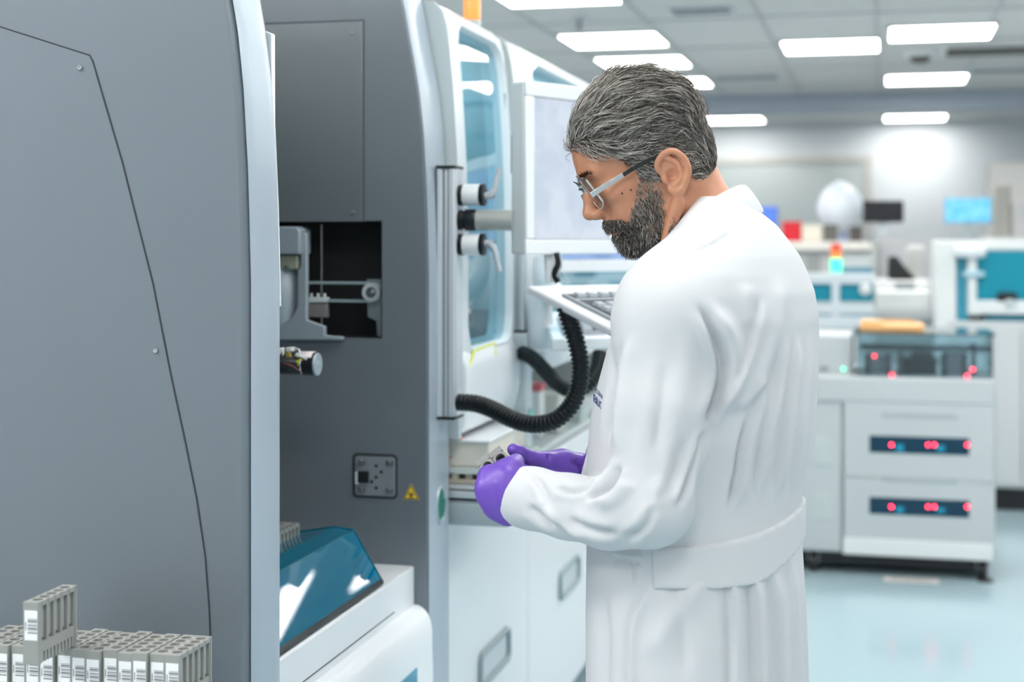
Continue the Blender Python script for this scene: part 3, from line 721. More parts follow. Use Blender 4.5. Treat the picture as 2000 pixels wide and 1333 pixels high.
# ------------------------------------------------------------------ white analyser beyond (windowed front)
XC = -.83
PC = [(.9, XC), (1.45, XC), (1.60, XC - .003), (1.70, XC - .008), (1.78, XC - .013), (1.85, XC - .019), (1.90, XC - .026), (1.93, XC - .035), (1.948, XC - .055), (1.952, XC - .085)]
def xC(z):
    for (z0, x0), (z1, x1) in zip(PC, PC[1:]):
        if z <= z1: return x0 + (x1 - x0) * (z - z0) / (z1 - z0)
    return PC[-1][1]
INTER = mat('pale_blue_interior', (.50, .66, .74, 1), .4)
def window_front(T, y0, y1, z0, z1, wy0, wy1, wz0, wz1, r=.05, n=64):
    """curved front panel with a rounded window; returns nothing, adds frame and glass parts"""
    cy, cz = (wy0 + wy1) / 2, (wz0 + wz1) / 2; hw, hh = (wy1 - wy0) / 2, (wz1 - wz0) / 2
    def super_(t, a, b, rr):
        # rounded rect boundary point in direction t
        dx, dy = math.cos(t), math.sin(t)
        lo, hi = 0, 10
        for _ in range(40):
            m_ = (lo + hi) / 2; px, py = abs(dx * m_), abs(dy * m_)
            qx, qy = max(px - (a - rr), 0), max(py - (b - rr), 0)
            ins = px <= a and py <= b and (qx * qx + qy * qy <= rr * rr or px <= a - rr or py <= b - rr)
            if ins: lo = m_
            else: hi = m_
        return dx * lo, dy * lo
    angs = sorted(set([2 * math.pi * i / n for i in range(n)] + [math.atan2(sy * (( z1 if sy > 0 else z0) - cz) * sy, sx * abs((y1 if sx > 0 else y0) - cy)) % (2 * math.pi) for sx in (-1, 1) for sy in (-1, 1)]))
    rows = []
    for t in angs + [angs[0]]:
        a = super_(t, hw, hh, r); b = super_(t, hw + .012, hh + .012, r + .01)
        dx, dy = math.cos(t), math.sin(t)
        ly = (y1 - cy) if dx > 0 else (cy - y0); lz = (z1 - cz) if dy > 0 else (cz - z0)
        s_ = min(ly / max(abs(dx), 1e-9), lz / max(abs(dy), 1e-9)); o_ = (dx * s_, dy * s_)
        row = []
        for (py, pz), off in ((a, -.05), (a, -.006), (((a[0] + b[0]) / 2, (a[1] + b[1]) / 2), .006), (b, .004)):
            row.append((xC(cz + pz) + off, cy + py, cz + pz))
        for k in range(1, 7):
            py, pz = b[0] + (o_[0] - b[0]) * k / 6, b[1] + (o_[1] - b[1]) * k / 6
            row.append((xC(cz + pz), cy + py, cz + pz))
        rows.append(row)
    obj('window_frame', MB().grid(rows), WHITE, T, smooth=True)
    gr = [[(xC(cz + super_(t, hw, hh, r)[1] * q) - .012, cy + super_(t, hw, hh, r)[0] * q, cz + super_(t, hw, hh, r)[1] * q) for q in (.001, .25, .5, .75, .9, 1.0)] for t in angs + [angs[0]]]
    obj('window_glass', MB().grid(gr), WINDOWG, T, smooth=True)
def analyser(y0, y1, wy0, wy1, label, zl=1.0, dx=-.86):
    T = thing('windowed_analyser', label, 'laboratory machine', (-1.3, (y0 + y1) / 2, .9))
    window_front(T, y0, y1, max(1.06, zl + .01), 1.951, wy0, wy1, 1.236, 1.905)
    # shell: sides, back, top
    sp = [(x - .001, z) for z, x in PC if z > 1.0] + [(-1.9, 1.952), (-1.9, 1.02), (-.83, 1.02)]
    pr = [(x - .0005, z) for z, x in PC[1:]] + [(-1.9, 1.952), (-1.9, zl), (XC, zl)]
    obj('side_wall', MB().prism(pr, 'y', y0, y0 + .02), LGREY, T)
    obj('side_wall', MB().prism(pr, 'y', y1 - .02, y1), LGREY, T)
    obj('back_wall', MB().box((-1.9, y0 + .02, 1.0), (-1.88, y1 - .02, 1.95)), INTER, T)
    obj('top_panel', MB().box((-1.88, y0 + .02, 1.93), (-.92, y1 - .02, 1.951)), WHITE, T)
    obj('deck', MB().box((-1.88, y0 + .02, 1.06), (dx, y1 - .02, 1.18)), mat('deck_grey', (.35, .42, .45, 1), .4), T, bevel=.004)
    obj('sill', MB().prism([(-.90, 1.24), (XC - .002, 1.235), (XC + .016, 1.20), (XC + .018, max(1.13, zl + .012)), (XC + .004, max(1.065, zl + .002)), (-.90, max(1.06, zl))], 'y', y0 + .004, y1 - .004), WHITE, T, bevel=.008, seg=3)
    obj('added_interior_glow', MB().box((-1.2, y0 + .04, 1.922), (-1.0, y1 - .04, 1.929)), emit('added_interior_glow', (.85, .95, 1.0, 1), 6), T)  # added glowing strip, brightens the view through the tinted window
    return T
WA = analyser(2.897, 3.36, 2.952, 3.325, 'white analyser with a tall blue tinted window just behind the column', 1.056)
# contents behind the window
obj('gantry', MB().box((-1.5, 2.95, 1.60), (-1.42, 3.32, 1.66)).box((-1.47, 3.20, 1.30), (-1.41, 3.30, 1.66)), mat('gantry_teal', (.02, .30, .36, 1), .4), WA, bevel=.004)
obj('reagent_tray', MB().box((-1.3, 2.96, 1.185), (-.95, 3.30, 1.205)), mat('tray_orange', (.62, .34, .16, 1), .5), WA, bevel=.003)
obj('pipette_head', MB().box((-1.15, 3.05, 1.42), (-1.08, 3.12, 1.58)).cyl((-1.115, 3.085, 1.42), (-1.115, 3.085, 1.30), .008, 12), WHITE2, WA, bevel=.004)
obj('dark_panel', MB().box((-.885, 3.328, 1.59), (-.842, 3.336, 1.80)).box((-1.0, 3.328, 1.20), (-.86, 3.336, 1.30)), mat('teal_dark', (.01, .12, .16, 1), .4), WA)
# notice on the window ledge
q0 = PX(918, 715, XC + .012)
nt_ = obj('paper_notice', MB().add([PX(917, 718, XC + .013), PX(968, 694, XC + .013), PX(966, 670, XC + .005), PX(926, 686, XC + .005)], [(0, 1, 2, 3)]), PAPER, solid=.002)
tag(nt_, 'white paper notice with a yellow edge on the window sill of the white analyser', 'notice')
yl = obj('yellow_edge', MB().tube([PX(917, 718, XC + .014), PX(926, 686, XC + .006), PX(966, 670, XC + .006), PX(968, 694, XC + .014)], .0022, 6), mat('dot_yellow', (.80, .85, .02, 1), .5), nt_)
# lower front of that machine and its own side post with a green light
PO = thing('side_post', 'pale post with a small green oval light, beyond the nearest hose', 'machine post', (-.84, 3.38, .85))
obj('post', MB().box((-1.5, 3.362, .86), (-.800, 3.425, 1.245)), mat('post_white', (.66, .72, .76, 1), .35), PO, bevel=.006, seg=3)
oval_button(-.7995, 3.395, 1.045, .013, .017, PO, mat('green_light', (.0, .30, .2, 1), .2, emis=(0, .6, .4, 1), estr=.5))
# second terminal column with its hose
SC2 = thing('terminal_column', 'blurred white column of the second terminal, behind the nearest touch screen', 'support arm', (-.81, 3.38, 1.25))
alu_col('column', -.835, -.808, 3.37, 3.425, 1.25, 1.60, SC2)
hose([W(1020, 690, 3.44), W(1040, 700, 3.40), W(1065, 725, 3.35), W(1092, 752, 3.30), W(1120, 764, 3.28), W(1148, 752, 3.28), W(1166, 722, 3.3), W(1172, 690, 3.32)], .0175, 'blurred black hose of the second terminal, behind the sharp corrugated hose')
# stack light on top
def stack_light(x, y, z, r, segs, label, pole=None):
    T = thing('stack_light', label, 'signal light', (x, y, z))
    if pole: obj('pole', MB().cyl((x, y, z - pole), (x, y, z), r * .35, 12), LGREY, T)
    obj('base', MB().lathe((x, y, z - .001), (0, 0, 1), [(0, r * 1.05), (.012, r * 1.05), (.012, r * .9)], 24), LGREY, T)
    zz = z + .012
    for nm, m, hh in segs:
        obj(nm, MB().lathe((x, y, zz), (0, 0, 1), [(0, r), (hh * .94, r), (hh, r * .93)], 24), m, T, smooth=True); zz += hh
    return T
ORL = mat('orange_lens', (.90, .30, .06, 1), .2, emis=(1, .32, .08, 1), estr=.45); RDL = mat('red_lens', (.62, .05, .03, 1), .2, emis=(1, .08, .03, 1), estr=.35)
q = W(922, 0, 3.42)
stack_light(q.x, q.y, 1.955, .0195, [('orange_lens', ORL, .085), ('red_lens', RDL, .05)], 'orange and red signal light on top of the white windowed analyser')

# next analyser further on
WB = analyser(3.43, 5.6, 3.62, 5.45, 'second white windowed analyser further along the row, half hidden by the screen', 1.145, -1.08)
obj('gantry', MB().box((-1.5, 3.7, 1.60), (-1.42, 5.4, 1.68)), mat('gantry_teal', (.02, .30, .36, 1), .4), WB, bevel=.004)
obj('apron', MB().prism([(-1.0, 1.20), (XC + .06, 1.20), (XC + .06, 1.15), (-1.0, 1.146)], 'y', 3.44, 5.59), WHITE, WB, bevel=.006)
MON2, MP2 = monitor(W(1062, 533, 3.6), Vector((CA * .75 - SA * .66, SA * .75 + CA * .66, 0))  , .37, .30, .045, 'second touch screen further along, its lower edge showing under the nearest screen', screen_mat('blue_screen', (.16, .26, .50, 1), (.24, .36, .62, 1), .9))
obj('bracket', MB().box(W(1066, 560, 3.66), W(1078, 500, 3.74)), WHITE, MON2)
arm = MB().tube(crom([W(1062, 505, 3.5), W(1064, 540, 3.48), W(1085, 575, 3.44), W(1130, 590, 3.42)], 6), .026, 14)
A2 = thing('swing_arm', 'white curved arm holding the second terminal behind the keyboard shelf', 'support arm', W(1064, 540, 3.48))
obj('arm', arm, WHITE, A2, smooth=True)
obj('arm', MB().tube(crom([W(1032, 500, 3.52), W(1036, 560, 3.50), W(1052, 600, 3.48), W(1056, 680, 3.48)], 6), .032, 14), WHITE, A2, smooth=True)
A3 = W(1050, 640, 3.55); B3 = W(1122, 668, 3.35)
key_shelf(W(1060, 610, 3.62), W(1078, 662, 3.30), W(1060, 610, 3.62) + uh * .5, .03, 'blurred second keyboard shelf under the nearest keyboard', nk=(12, 5))

# shelf zone under the analysers
SHF = thing('loading_shelf', 'pale loading shelf with steel rails between the grey panel and the gloved hands', 'shelf', (-.9, 3.05, .87))
zs = lambda v: CH - (v - 470) * 3.03 / FPX
ys0, ys1, xs0, xs1 = 2.915, 3.28, -1.0, -.735
obj('rail', MB().box((xs0, ys0, zs(957)), (xs1, ys1, zs(948))), ALU, SHF, bevel=.002)
obj('rail', MB().box((xs0, ys0 - .003, zs(973.5)), (xs1, ys1, zs(959.5))), ALU, SHF, bevel=.003)
obj('rail_core', MB().box((xs0, ys0 + .006, zs(978)), (xs1 - .004, ys1, zs(949))), RUBBER, SHF)
obj('nosing', MB().prism([(ys1, zs(1030)), (ys0 + .02, zs(1030)), (ys0 + .006, zs(1020)), (ys0, zs(1000)), (ys0 + .002, zs(984)), (ys0 + .012, zs(977)), (ys1, zs(977))], 'x', xs0, xs1), mat('nosing_grey', (.45, .52, .55, 1), .35), SHF, bevel=.003)
CRE = mat('cream_plastic', (.78, .74, .66, 1), .5); REDL = mat('red_print', (.70, .10, .10, 1), .5)
t = thing('sample_tray', 'tan tray of small pale caps on the loading shelf under the cream box', 'tray', (-.86, 3.05, zs(948)))
obj('tray', MB().box((-.99, ys0 + .004, zs(947.5)), (-.745, ys1 - .01, zs(938))), mat('tan_plastic', (.50, .44, .36, 1), .5), t, bevel=.002)
for k in range(8):
    xk = -.965 + k * .029; obj('cap', MB().cyl((xk, ys0 + .02, zs(938)), (xk, ys0 + .02, zs(927.5)), .009, 14), [CRE, mat('tan_plastic', (.5, .44, .36, 1))][k % 2], t)
obj('tray_lid', MB().box((-.99, ys0 + .002, zs(927)), (-.748, ys1 - .01, zs(914.5))), mat('pale_green_white', (.62, .68, .65, 1), .4), t, bevel=.002)
t = thing('reagent_box', 'cream reagent box with red stripes on the loading shelf beside the gloved hands', 'box', (-.87, 3.05, zs(914)))
obj('carton', MB().box((-.98, ys0 + .012, zs(914)), (-.776, ys1 - .03, zs(866))), CRE, t, bevel=.003)
obj('red_stripe', MB().box((-.90, ys0 + .0105, zs(897)), (-.853, ys0 + .0125, zs(895))), REDL, t)
obj('lid', MB().box((-.985, ys0 + .008, zs(866)), (-.772, ys1 - .026, zs(861))), WHITE, t, bevel=.002)
obj('red_tab', MB().box((-.852, ys0 + .015, zs(861)), (-.835, ys0 + .04, zs(857))), REDL, t)
# recess and goods under second analyser
obj('recess_panel', MB().box((-1.07, 3.43, .888), (-1.05, 5.58, 1.144)), mat('recess_grey', (.13, .15, .15, 1), .5), WB)
RC = thing('worktop', 'pale worktop on the base cabinets, in the dark recess behind the corrugated hose', 'worktop', (-1.0, 4.4, .864))
obj('board', MB().box((-1.05, 3.43, .864), (-.905, 5.58, .885)), mat('pale_grey', (.55, .60, .60, 1), .5), RC, bevel=.01)
def carton(u0, u1, v0, v1, y, dep, label, m, lidm=None, stripe=False, cat='box', zf=None):
    a, b = PY(u0, v1, y), PY(u1, v0, y)
    z0 = a.z if zf is None else zf
    t = thing('storage_box', label, cat, ((a.x + b.x) / 2, y, z0))
    obj('carton', MB().box((a.x, y, z0), (b.x, y + dep, b.z)), m, t, bevel=.004)
    obj('lid', MB().box((a.x - .003, y - .003, b.z - .02), (b.x + .003, y + dep + .003, b.z + .002)), lidm or m, t, bevel=.003)
    return t
carton(1029, 1055, 752, 815, 4.2, .06, 'white box with a red lid in the dark recess beside the post', WHITE2, mat('red_lid', (.72, .16, .18, 1), .5), zf=.886)
carton(1054, 1090, 772, 828, 4.32, .1, 'cream box in the dark recess under the corrugated hose', mat('cream_box', (.66, .66, .60, 1), .5), zf=.886)
carton(1098, 1135, 800, 860, 4.6, .1, 'pale green tinted tray box behind the gloved right hand', mat('pale_green', (.55, .63, .60, 1), .5), zf=.886)

# lower cabinets with ring handles
XL = -.90
def cabinet(y0, y1, label, hy, hz, fade=False):
    T = thing('base_cabinet', label, 'cabinet', (-1.3, (y0 + y1) / 2, 0))
    obj('carcass', MB().box((-1.8, y0, .12), (XL - .02, y1, .862)), WHITE2, T)
    d = obj('door', MB().box((XL - .02, y0 + .002, .125), (XL, y1 - .002, .860)), WHITE, T, bevel=.006, seg=3)
    obj('plinth', MB().box((-1.75, y0, 0), (XL - .06, y1, .12)), mat('plinth_grey', (.25, .32, .36, 1), .5), T)
    m = MB(); w, h = .27, .075
    P = [(XL + .004, hy + a, hz + b) for a, b in rrect(w, h, .02, 5)]
    m.tube(P + [P[0]], .0075, 10, cap=False)
    obj('handle', m, mat('handle_grey', (.30, .38, .41, 1), .4), d, smooth=True)
    obj('handle_recess', MB().prism([(hy + a, hz + b) for a, b in rrect(w - .02, h - .02, .015, 5)], 'x', XL - .0005, XL + .0012), mat('recess_pale', (.60, .66, .70, 1), .5), d)
    return T
cabinet(2.9, 3.80, 'white base cabinet with a grey ring handle beside the near grey panel', 3.44, .462)
cabinet(3.804, 4.70, 'white base cabinet with a grey ring handle just left of the man\'s coat', 4.32, .462)
cabinet(4.704, 5.6, 'white base cabinet at the far end of the row, hidden behind the man', 5.2, .462)
bw = MB().box((XL, 2.915, .72), (XL + .003, 3.02, .80))
tag(obj('blue_window_label', bw, mat('pale_blue', (.20, .38, .50, 1), .3)), 'small blue grey window on the base cabinet next to the grey panel', 'window panel')

# ------------------------------------------------------------------ background equipment
def boxpx(u0, u1, v0, v1, y, dep, mb=None, z0=None):
    a, b = PY(u0, v1, y), PY(u1, v0, y); mb = mb or MB()
    mb.box((a.x, y, a.z if z0 is None else z0), (b.x, y + dep, b.z)); return mb
PANEL = mat('cabinet_white', (.54, .57, .58, 1), .4)
yS = 6.64
SU = thing('storage_analyser', 'white cabinet on castors with drawers, red lights and a clear cover, right of the man', 'laboratory machine', (PY(1770, 1100, yS).x, yS + .35, 0))
obj('side_unit', boxpx(1480, 1644, 740, 1072, yS, .65), PANEL, SU, bevel=.01)
obj('drawer_body', boxpx(1645, 1944, 786, 1083, yS + .012, .65), PANEL, SU, bevel=.006)
obj('top_body', boxpx(1500, 1946, 741, 784, yS - .01, .68), PANEL, SU, bevel=.015, seg=3)
SLOT = mat('slot_blue', (.0, .035, .075, 1), .2)
LEDR = emit('red_led', (1.0, .02, .05, 1), 16); LEDG = emit('green_led', (.1, 1.0, .55, 1), 3)
def led(u, v, y, parent, m=LEDR, r=.007):
    q = PY(u, v, y); obj('indicator_light', MB().lathe((q.x, y, q.z), (0, -1, 0), [(-.003, r), (.002, r), (.005, r * .6), (.006, r * .1)], 12), m, parent, smooth=True)
for v0, v1, s0, s1, hv in ((792, 934, 857, 884, 813), (940, 1060, 979, 1004, 938)):
    d = obj('drawer', boxpx(1649, 1943, v0, v1, yS - .006, .02), PANEL, SU, bevel=.004)
    obj('slot_window', boxpx(1698, 1893, s0, s1, yS - .008, .004), SLOT, d)
    obj('pull_groove', boxpx(1722, 1870, hv - 2, hv + 4, yS - .0075, .004), mat('groove', (.42, .46, .47, 1), .5), d)
    for u in (1741, 1813, 1825, 1889): led(u, (s0 + s1) / 2 - 1, yS - .009, d, r=.0055)
    g = boxpx(1750, 1765, s0 + 12, s1 - 2, yS - .0095, .002); boxpx(1830, 1845, s0 + 14, s1 - 2, yS - .0095, .002, g)
    obj('blue_glint', g, emit('painted_glint', (.0, .25, .4, 1), .5), d)  # glow put into flat patches to imitate glints on the slot windows
obj('base_strip', boxpx(1646, 1940, 1064, 1083, yS - .010, .05), WHITE2, SU, bevel=.004)
for u, v in ((1610, 878), (1608, 985)):
    obj('vent_panel', boxpx(u - 20, u + 16, v - 22, v + 30, yS - .004, .006), mat('vent_pale', (.56, .60, .60, 1), .5), SU, bevel=.002)
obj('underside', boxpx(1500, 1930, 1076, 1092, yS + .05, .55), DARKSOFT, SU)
def caster(u, yy, parent):
    q = PY(u, 1100, yy); m = MB()
    w = obj('caster', MB().lathe((q.x - .018, yy, .042), (1, 0, 0), [(0, .030), (.004, .042), (.032, .042), (.036, .030)], 20), DARK, parent, smooth=True)
    obj('caster_fork', MB().box((q.x - .024, yy - .012, .04), (q.x - .019, yy + .012, .12)).box((q.x + .019, yy - .012, .04), (q.x + .024, yy + .012, .12)), MGREY, w)
for u, yy in ((1918, yS + .05), (1590, yS + .05), (1890, yS + .5), (1640, yS + .5)): caster(u, yy, SU)
lf = PY(1925, 1100, yS + .02)
obj('levelling_foot', MB().cyl((lf.x, yS + .02, 0), (lf.x, yS + .02, .12), .008, 10).lathe((lf.x, yS + .02, 0), (0, 0, 1), [(0, .035), (.008, .03), (.018, .012)], 16), DARK, SU)
# transparent cover with mechanism
zt_, zb_ = PY(1800, 655, yS).z, PY(1800, 741, yS).z
xa, xb = PY(1674, 700, yS).x, PY(1939, 700, yS).x
cvm = MB()
cvm.box((xa, yS + .0, zb_), (xb, yS + .004, zt_)); cvm.box((xa, yS + .5, zb_), (xb, yS + .504, zt_))
cvm.box((xa, yS + .004, zb_), (xa + .004, yS + .5, zt_)); cvm.box((xb - .004, yS + .004, zb_), (xb, yS + .5, zt_)); cvm.box((xa - .008, yS - .008, zt_), (xb + .008, yS + .512, zt_ + .008))
obj('clear_cover', cvm, CLEARG, SU)
m = MB()
for (u0, u1, v0, v1) in ((1688, 1700, 690, 740), (1730, 1742, 690, 735), (1752, 1764, 680, 741), (1838, 1850, 690, 741), (1880, 1890, 690, 741), (1898, 1906, 672, 741)): boxpx(u0, u1, v0, v1, yS + .10, .05, m)
obj('mechanism', m, mat('mech_dark', (.09, .11, .12, 1), .4), SU, bevel=.003)
m = MB(); boxpx(1764, 1830, 700, 741, yS + .12, .12, m); boxpx(1780, 1822, 690, 702, yS + .13, .1, m)
obj('transport_unit', m, mat('mech_black', (.03, .035, .04, 1), .4), SU, bevel=.004)
m = MB(); boxpx(1700, 1730, 695, 741, yS + .16, .1, m); boxpx(1850, 1880, 688, 741, yS + .16, .1, m); boxpx(1680, 1935, 676, 684, yS + .3, .04, m)
obj('rack_guides', m, mat('mech_grey', (.30, .35, .38, 1), .4), SU, bevel=.003)
for u, v, r_ in ((1708, 696, .005), (1742, 733, .0065), (1889, 735, .0065), (1900, 722, .006)): led(u, v, yS + .03, SU, r=r_)
obj('display_unit', boxpx(1480, 1665, 655, 742, yS + .05, .4), PANEL, SU, bevel=.012)
obj('display_slot', boxpx(1600, 1618, 716, 725, yS + .046, .01), MGREY, SU)
led(1647, 721, yS + .046, SU, LEDG, .006)
# orange board on the clear cover
t = thing('orange_tray', 'flat orange tray lying on the clear cover of the white cabinet', 'tray', (PY(1740, 630, yS + .2).x, yS + .25, zt_ + .008))
a, b = PY(1678, 630, yS + .15), PY(1806, 630, yS + .15)
ORG = mat('orange_board', (.80, .44, .17, 1), .5)
obj('board', MB().box((a.x, yS + .12, zt_ + .0085), (b.x, yS + .42, zt_ + .034)), ORG, t, bevel=.006)
obj('raised_rim', MB().box((a.x + .01, yS + .13, zt_ + .034), (a.x + .10, yS + .41, zt_ + .046)).box((a.x + .10, yS + .39, zt_ + .034), (b.x - .04, yS + .41, zt_ + .044)), ORG, t, bevel=.003)
# floor label
q = PZ(1780, 1134, 0)
t = thing('floor_label', 'cream floor label with faded grey lettering before the white cabinet', 'label', (q.x, q.y, 0))
obj('label_plate', MB().box((q.x - .115, q.y - .045, 0.0005), (q.x + .115, q.y + .045, .002)), mat('label_cream', (.66, .64, .60, 1), .5), t)
m = MB()
for k in range(9): m.box((q.x - .085 + k * .019, q.y - .018, .002), (q.x - .085 + k * .019 + (.012 if k % 3 else .015), q.y + .018, .0026))
obj('lettering', m, mat('faded_grey', (.40, .38, .36, 1), .6), t)

# right hand analyser with teal panels
yR = 8.4
RA = thing('teal_analyser', 'long white analyser with teal covers at the right edge of the photo', 'laboratory machine', (PY(2000, 1000, yR).x, yR + .4, 0))
def rb(u0, u1, v0, v1, y, d, mb=None): return boxpx(u0, u1, v0, v1, y, d, mb)
obj('plinth', boxpx(1850, 2250, 952, 1000, yR + .05, .6, z0=0), DARK, RA)
obj('base_body', rb(1850, 2250, 632, 950, yR, .75), mat('door_grey', (.62, .64, .65, 1), .4), RA, bevel=.006)
obj('door', rb(1945, 1994, 640, 948, yR - .015, .02), mat('door_grey', (.62, .64, .65, 1), .4), RA, bevel=.004)
obj('door', rb(1997, 2060, 640, 948, yR - .015, .02), mat('door_grey', (.62, .64, .65, 1), .4), RA, bevel=.004)
obj('teal_strip', rb(1925, 2250, 612, 632, yR + .03, .5), mat('teal_deep', (.0, .17, .25, 1), .35), RA)
m = rb(1890, 2250, 590, 614, yR, .7); rb(1890, 1908, 480, 592, yR, .7, m); rb(1868, 2250, 470, 490, yR + .02, .7, m)
obj('window_frame', m, WHITE2, RA, bevel=.01)
obj('teal_window', rb(1905, 2250, 488, 592, yR + .03, .01), TEALP, RA)
obj('left_post', rb(1828, 1868, 470, 700, yR + .02, .7), WHITE2, RA, bevel=.012)
obj('teal_side', rb(1868, 1890, 490, 628, yR + .06, .4), mat('teal_mid', (.05, .36, .50, 1), .4), RA)
obj('arm_cap', rb(1864, 1928, 478, 504, yR - .05, .1), WHITE, RA, bevel=.03, seg=3)
obj('latch', rb(1880, 1924, 530, 542, yR - .02, .04), mat('pale_teal', (.45, .65, .75, 1), .4), RA, bevel=.012)
m = rb(1948, 1986, 572, 590, yR + .0, .05); obj('black_dock', m, DARK, RA, bevel=.004)
obj('dock_head', rb(1965, 1982, 585, 598, yR - .02, .04), LGREY, RA, bevel=.006)
# centre: benchtop analyser (white with dark screen)
yB = 9.05
BA = thing('benchtop_analyser', 'white benchtop analyser with a black hood behind the orange tray', 'laboratory machine', (PY(1765, 605, yB).x, yB + .3, PY(1765, 606, yB).z))
zN = PY(1700, 607, yB).z
obj('body', boxpx(1712, 1819, 568, 606, yB, .5, z0=zN), WHITE2, BA, bevel=.02)
obj('neck', rb(1705, 1817, 548, 572, yB + .08, .4), WHITE2, BA, bevel=.015)
obj('display', rb(1748, 1787, 552, 569, yB + .06, .03), MGREY, BA)
m = MB().prism([(PY(u, v, yB + .1).x, PY(u, v, yB + .1).z) for u, v in ((1734, 546), (1734, 502), (1752, 500), (1766, 520), (1790, 546))], 'y', yB + .1, yB + .3)
obj('black_hood', m, DARK, BA, bevel=.01)
obj('side_frame', boxpx(1700, 1712, 470, 606, yB + .12, .3, z0=zN), mat('frame_grey', (.50, .51, .50, 1), .5), BA)
obj('pale_column', rb(1770, 1808, 480, 560, yB + .35, .12), mat('frame_grey', (.50, .51, .50, 1), .5), BA, bevel=.02)
t = thing('bench', 'pale bench under the black hooded analyser and teal units', 'bench', (PY(1600, 700, yB).x, yB + .3, 0))
a, b = PY(1380, 607, yB), PY(1819, 607, yB)
obj('bench_top', MB().box((a.x, yB - .06, b.z - .05), (b.x, yB + .65, b.z - .001)), PANEL, t, bevel=.004)
obj('bench_body', MB().box((a.x, yB, 0.1), (b.x, yB + .6, b.z - .051)), PANEL, t)
obj('plinth', MB().box((a.x, yB + .05, 0), (b.x, yB + .6, .1)), MGREY, t)
# teal windowed unit behind the man
yT = 8.7
TU = thing('teal_window_unit', 'small white unit with teal windows behind the green signal light', 'laboratory machine', (PY(1650, 620, yT).x, yT + .2, PY(1650, 640, yT).z))
obj('body', boxpx(1480, 1708, 590, 660, yT + .02, .17, z0=0), PANEL, TU, bevel=.006)
m = rb(1480, 1708, 536, 554, yT, .2); rb(1624, 1640, 554, 640, yT, .05, m); rb(1480, 1708, 596, 612, yT - .005, .05, m); rb(1480, 1708, 618, 640, yT - .005, .05, m)
obj('frame', m, mat('frame_pale', (.68, .74, .78, 1), .4), TU, bevel=.006)
obj('teal_panel', rb(1480, 1706, 552, 598, yT + .03, .02), TEALP, TU)
obj('teal_panel', rb(1480, 1706, 610, 620, yT + .012, .02), TEALP, TU)
obj('blue_top', rb(1640, 1706, 522, 537, yT + .14, .05), mat('muted_blue', (.12, .24, .35, 1), .5), TU)
q = PY(1690, 565, yT + .01)
obj('white_knob', MB().lathe((q.x, yT + .03, q.z), (0, -1, 0), [(0, .034), (.03, .034), (.04, .02)], 20), WHITE2, TU, smooth=True)
q = PY(1633, 536, yT + .05)
stack_light(q.x, q.y, q.z + .002, .030, [('green_lens', emit('green_lamp', (.04, 1.0, .42, 1), 1.5), .078), ('orange_lens', mat('orange_dull', (.75, .22, .05, 1), .3, emis=(1, .25, .05, 1), estr=.4), .045), ('red_lens', mat('red_dull', (.55, .06, .03, 1), .3, emis=(1, .1, .03, 1), estr=.2), .04)], 'glowing green signal light with orange and red lenses behind the man\'s back')
# far shelf of goods near eye level
yF = 10.6
FB = thing('tall_bench', 'long cream topped bench at the back, level with the man\'s collar', 'bench', (PY(1560, 475, yF).x, yF + .3, 0))
a, b = PY(1380, 472, yF), PY(1708, 472, yF)
obj('bench_top', MB().box((a.x, yF - .05, PY(1600, 489, yF).z), (b.x, yF + .6, b.z)), mat('cream_top', (.74, .71, .66, 1), .5), FB, bevel=.004)
obj('bench_body', MB().box((a.x, yF, 0), (b.x - .02, yF + .55, PY(1600, 489, yF).z - .001)), mat('bench_grey', (.48, .49, .49, 1), .5), FB)
obj('drawer_panel', rb(1575, 1602, 500, 532, yF - .01, .02), mat('panel_grey', (.30, .31, .31, 1), .5), FB)
obj('drawer_panel', rb(1630, 1700, 496, 532, yF - .01, .02), mat('pale_grey', (.55, .60, .60, 1), .5), FB)
zT = PY(1600, 471.5, yF).z
def fbox(u0, u1, v0, label, m, dep=.2, y=yF + .05, cat='box', name='storage_box', bev=.006, lid=True):
    a, b = PY(u0, 470, y), PY(u1, v0, y)
    t = thing(name, label, cat, ((a.x + b.x) / 2, y + dep / 2, zT))
    obj('carton', MB().box((a.x, y, zT), (b.x, y + dep, b.z)), m, t, bevel=bev)
    if lid: obj('lid', MB().box((a.x - .004, y - .004, b.z - .02), (b.x + .004, y + dep + .004, b.z + .004)), m, t, bevel=.003)
fbox(1528, 1564, 434, 'bright red box on the far bench behind the man\'s shoulder', mat('box_red', (.62, .01, .025, 1), .5))
fbox(1566, 1606, 440, 'cream box on the far bench beside the red box', mat('cream_far', (.72, .68, .58, 1), .5))
fbox(1609, 1634, 440, 'dark grey crate on the far bench under the round white bundle', mat('crate_dark', (.12, .12, .11, 1), .6))
fbox(1660, 1682, 444, 'small brown black box on the far bench beneath the black monitor', mat('crate_brown', (.07, .06, .06, 1), .6))
fbox(1468, 1516, 405, 'blue box right behind the man\'s collar on the far bench', mat('box_blue', (.10, .22, .80, 1), .5), y=yF + .1)
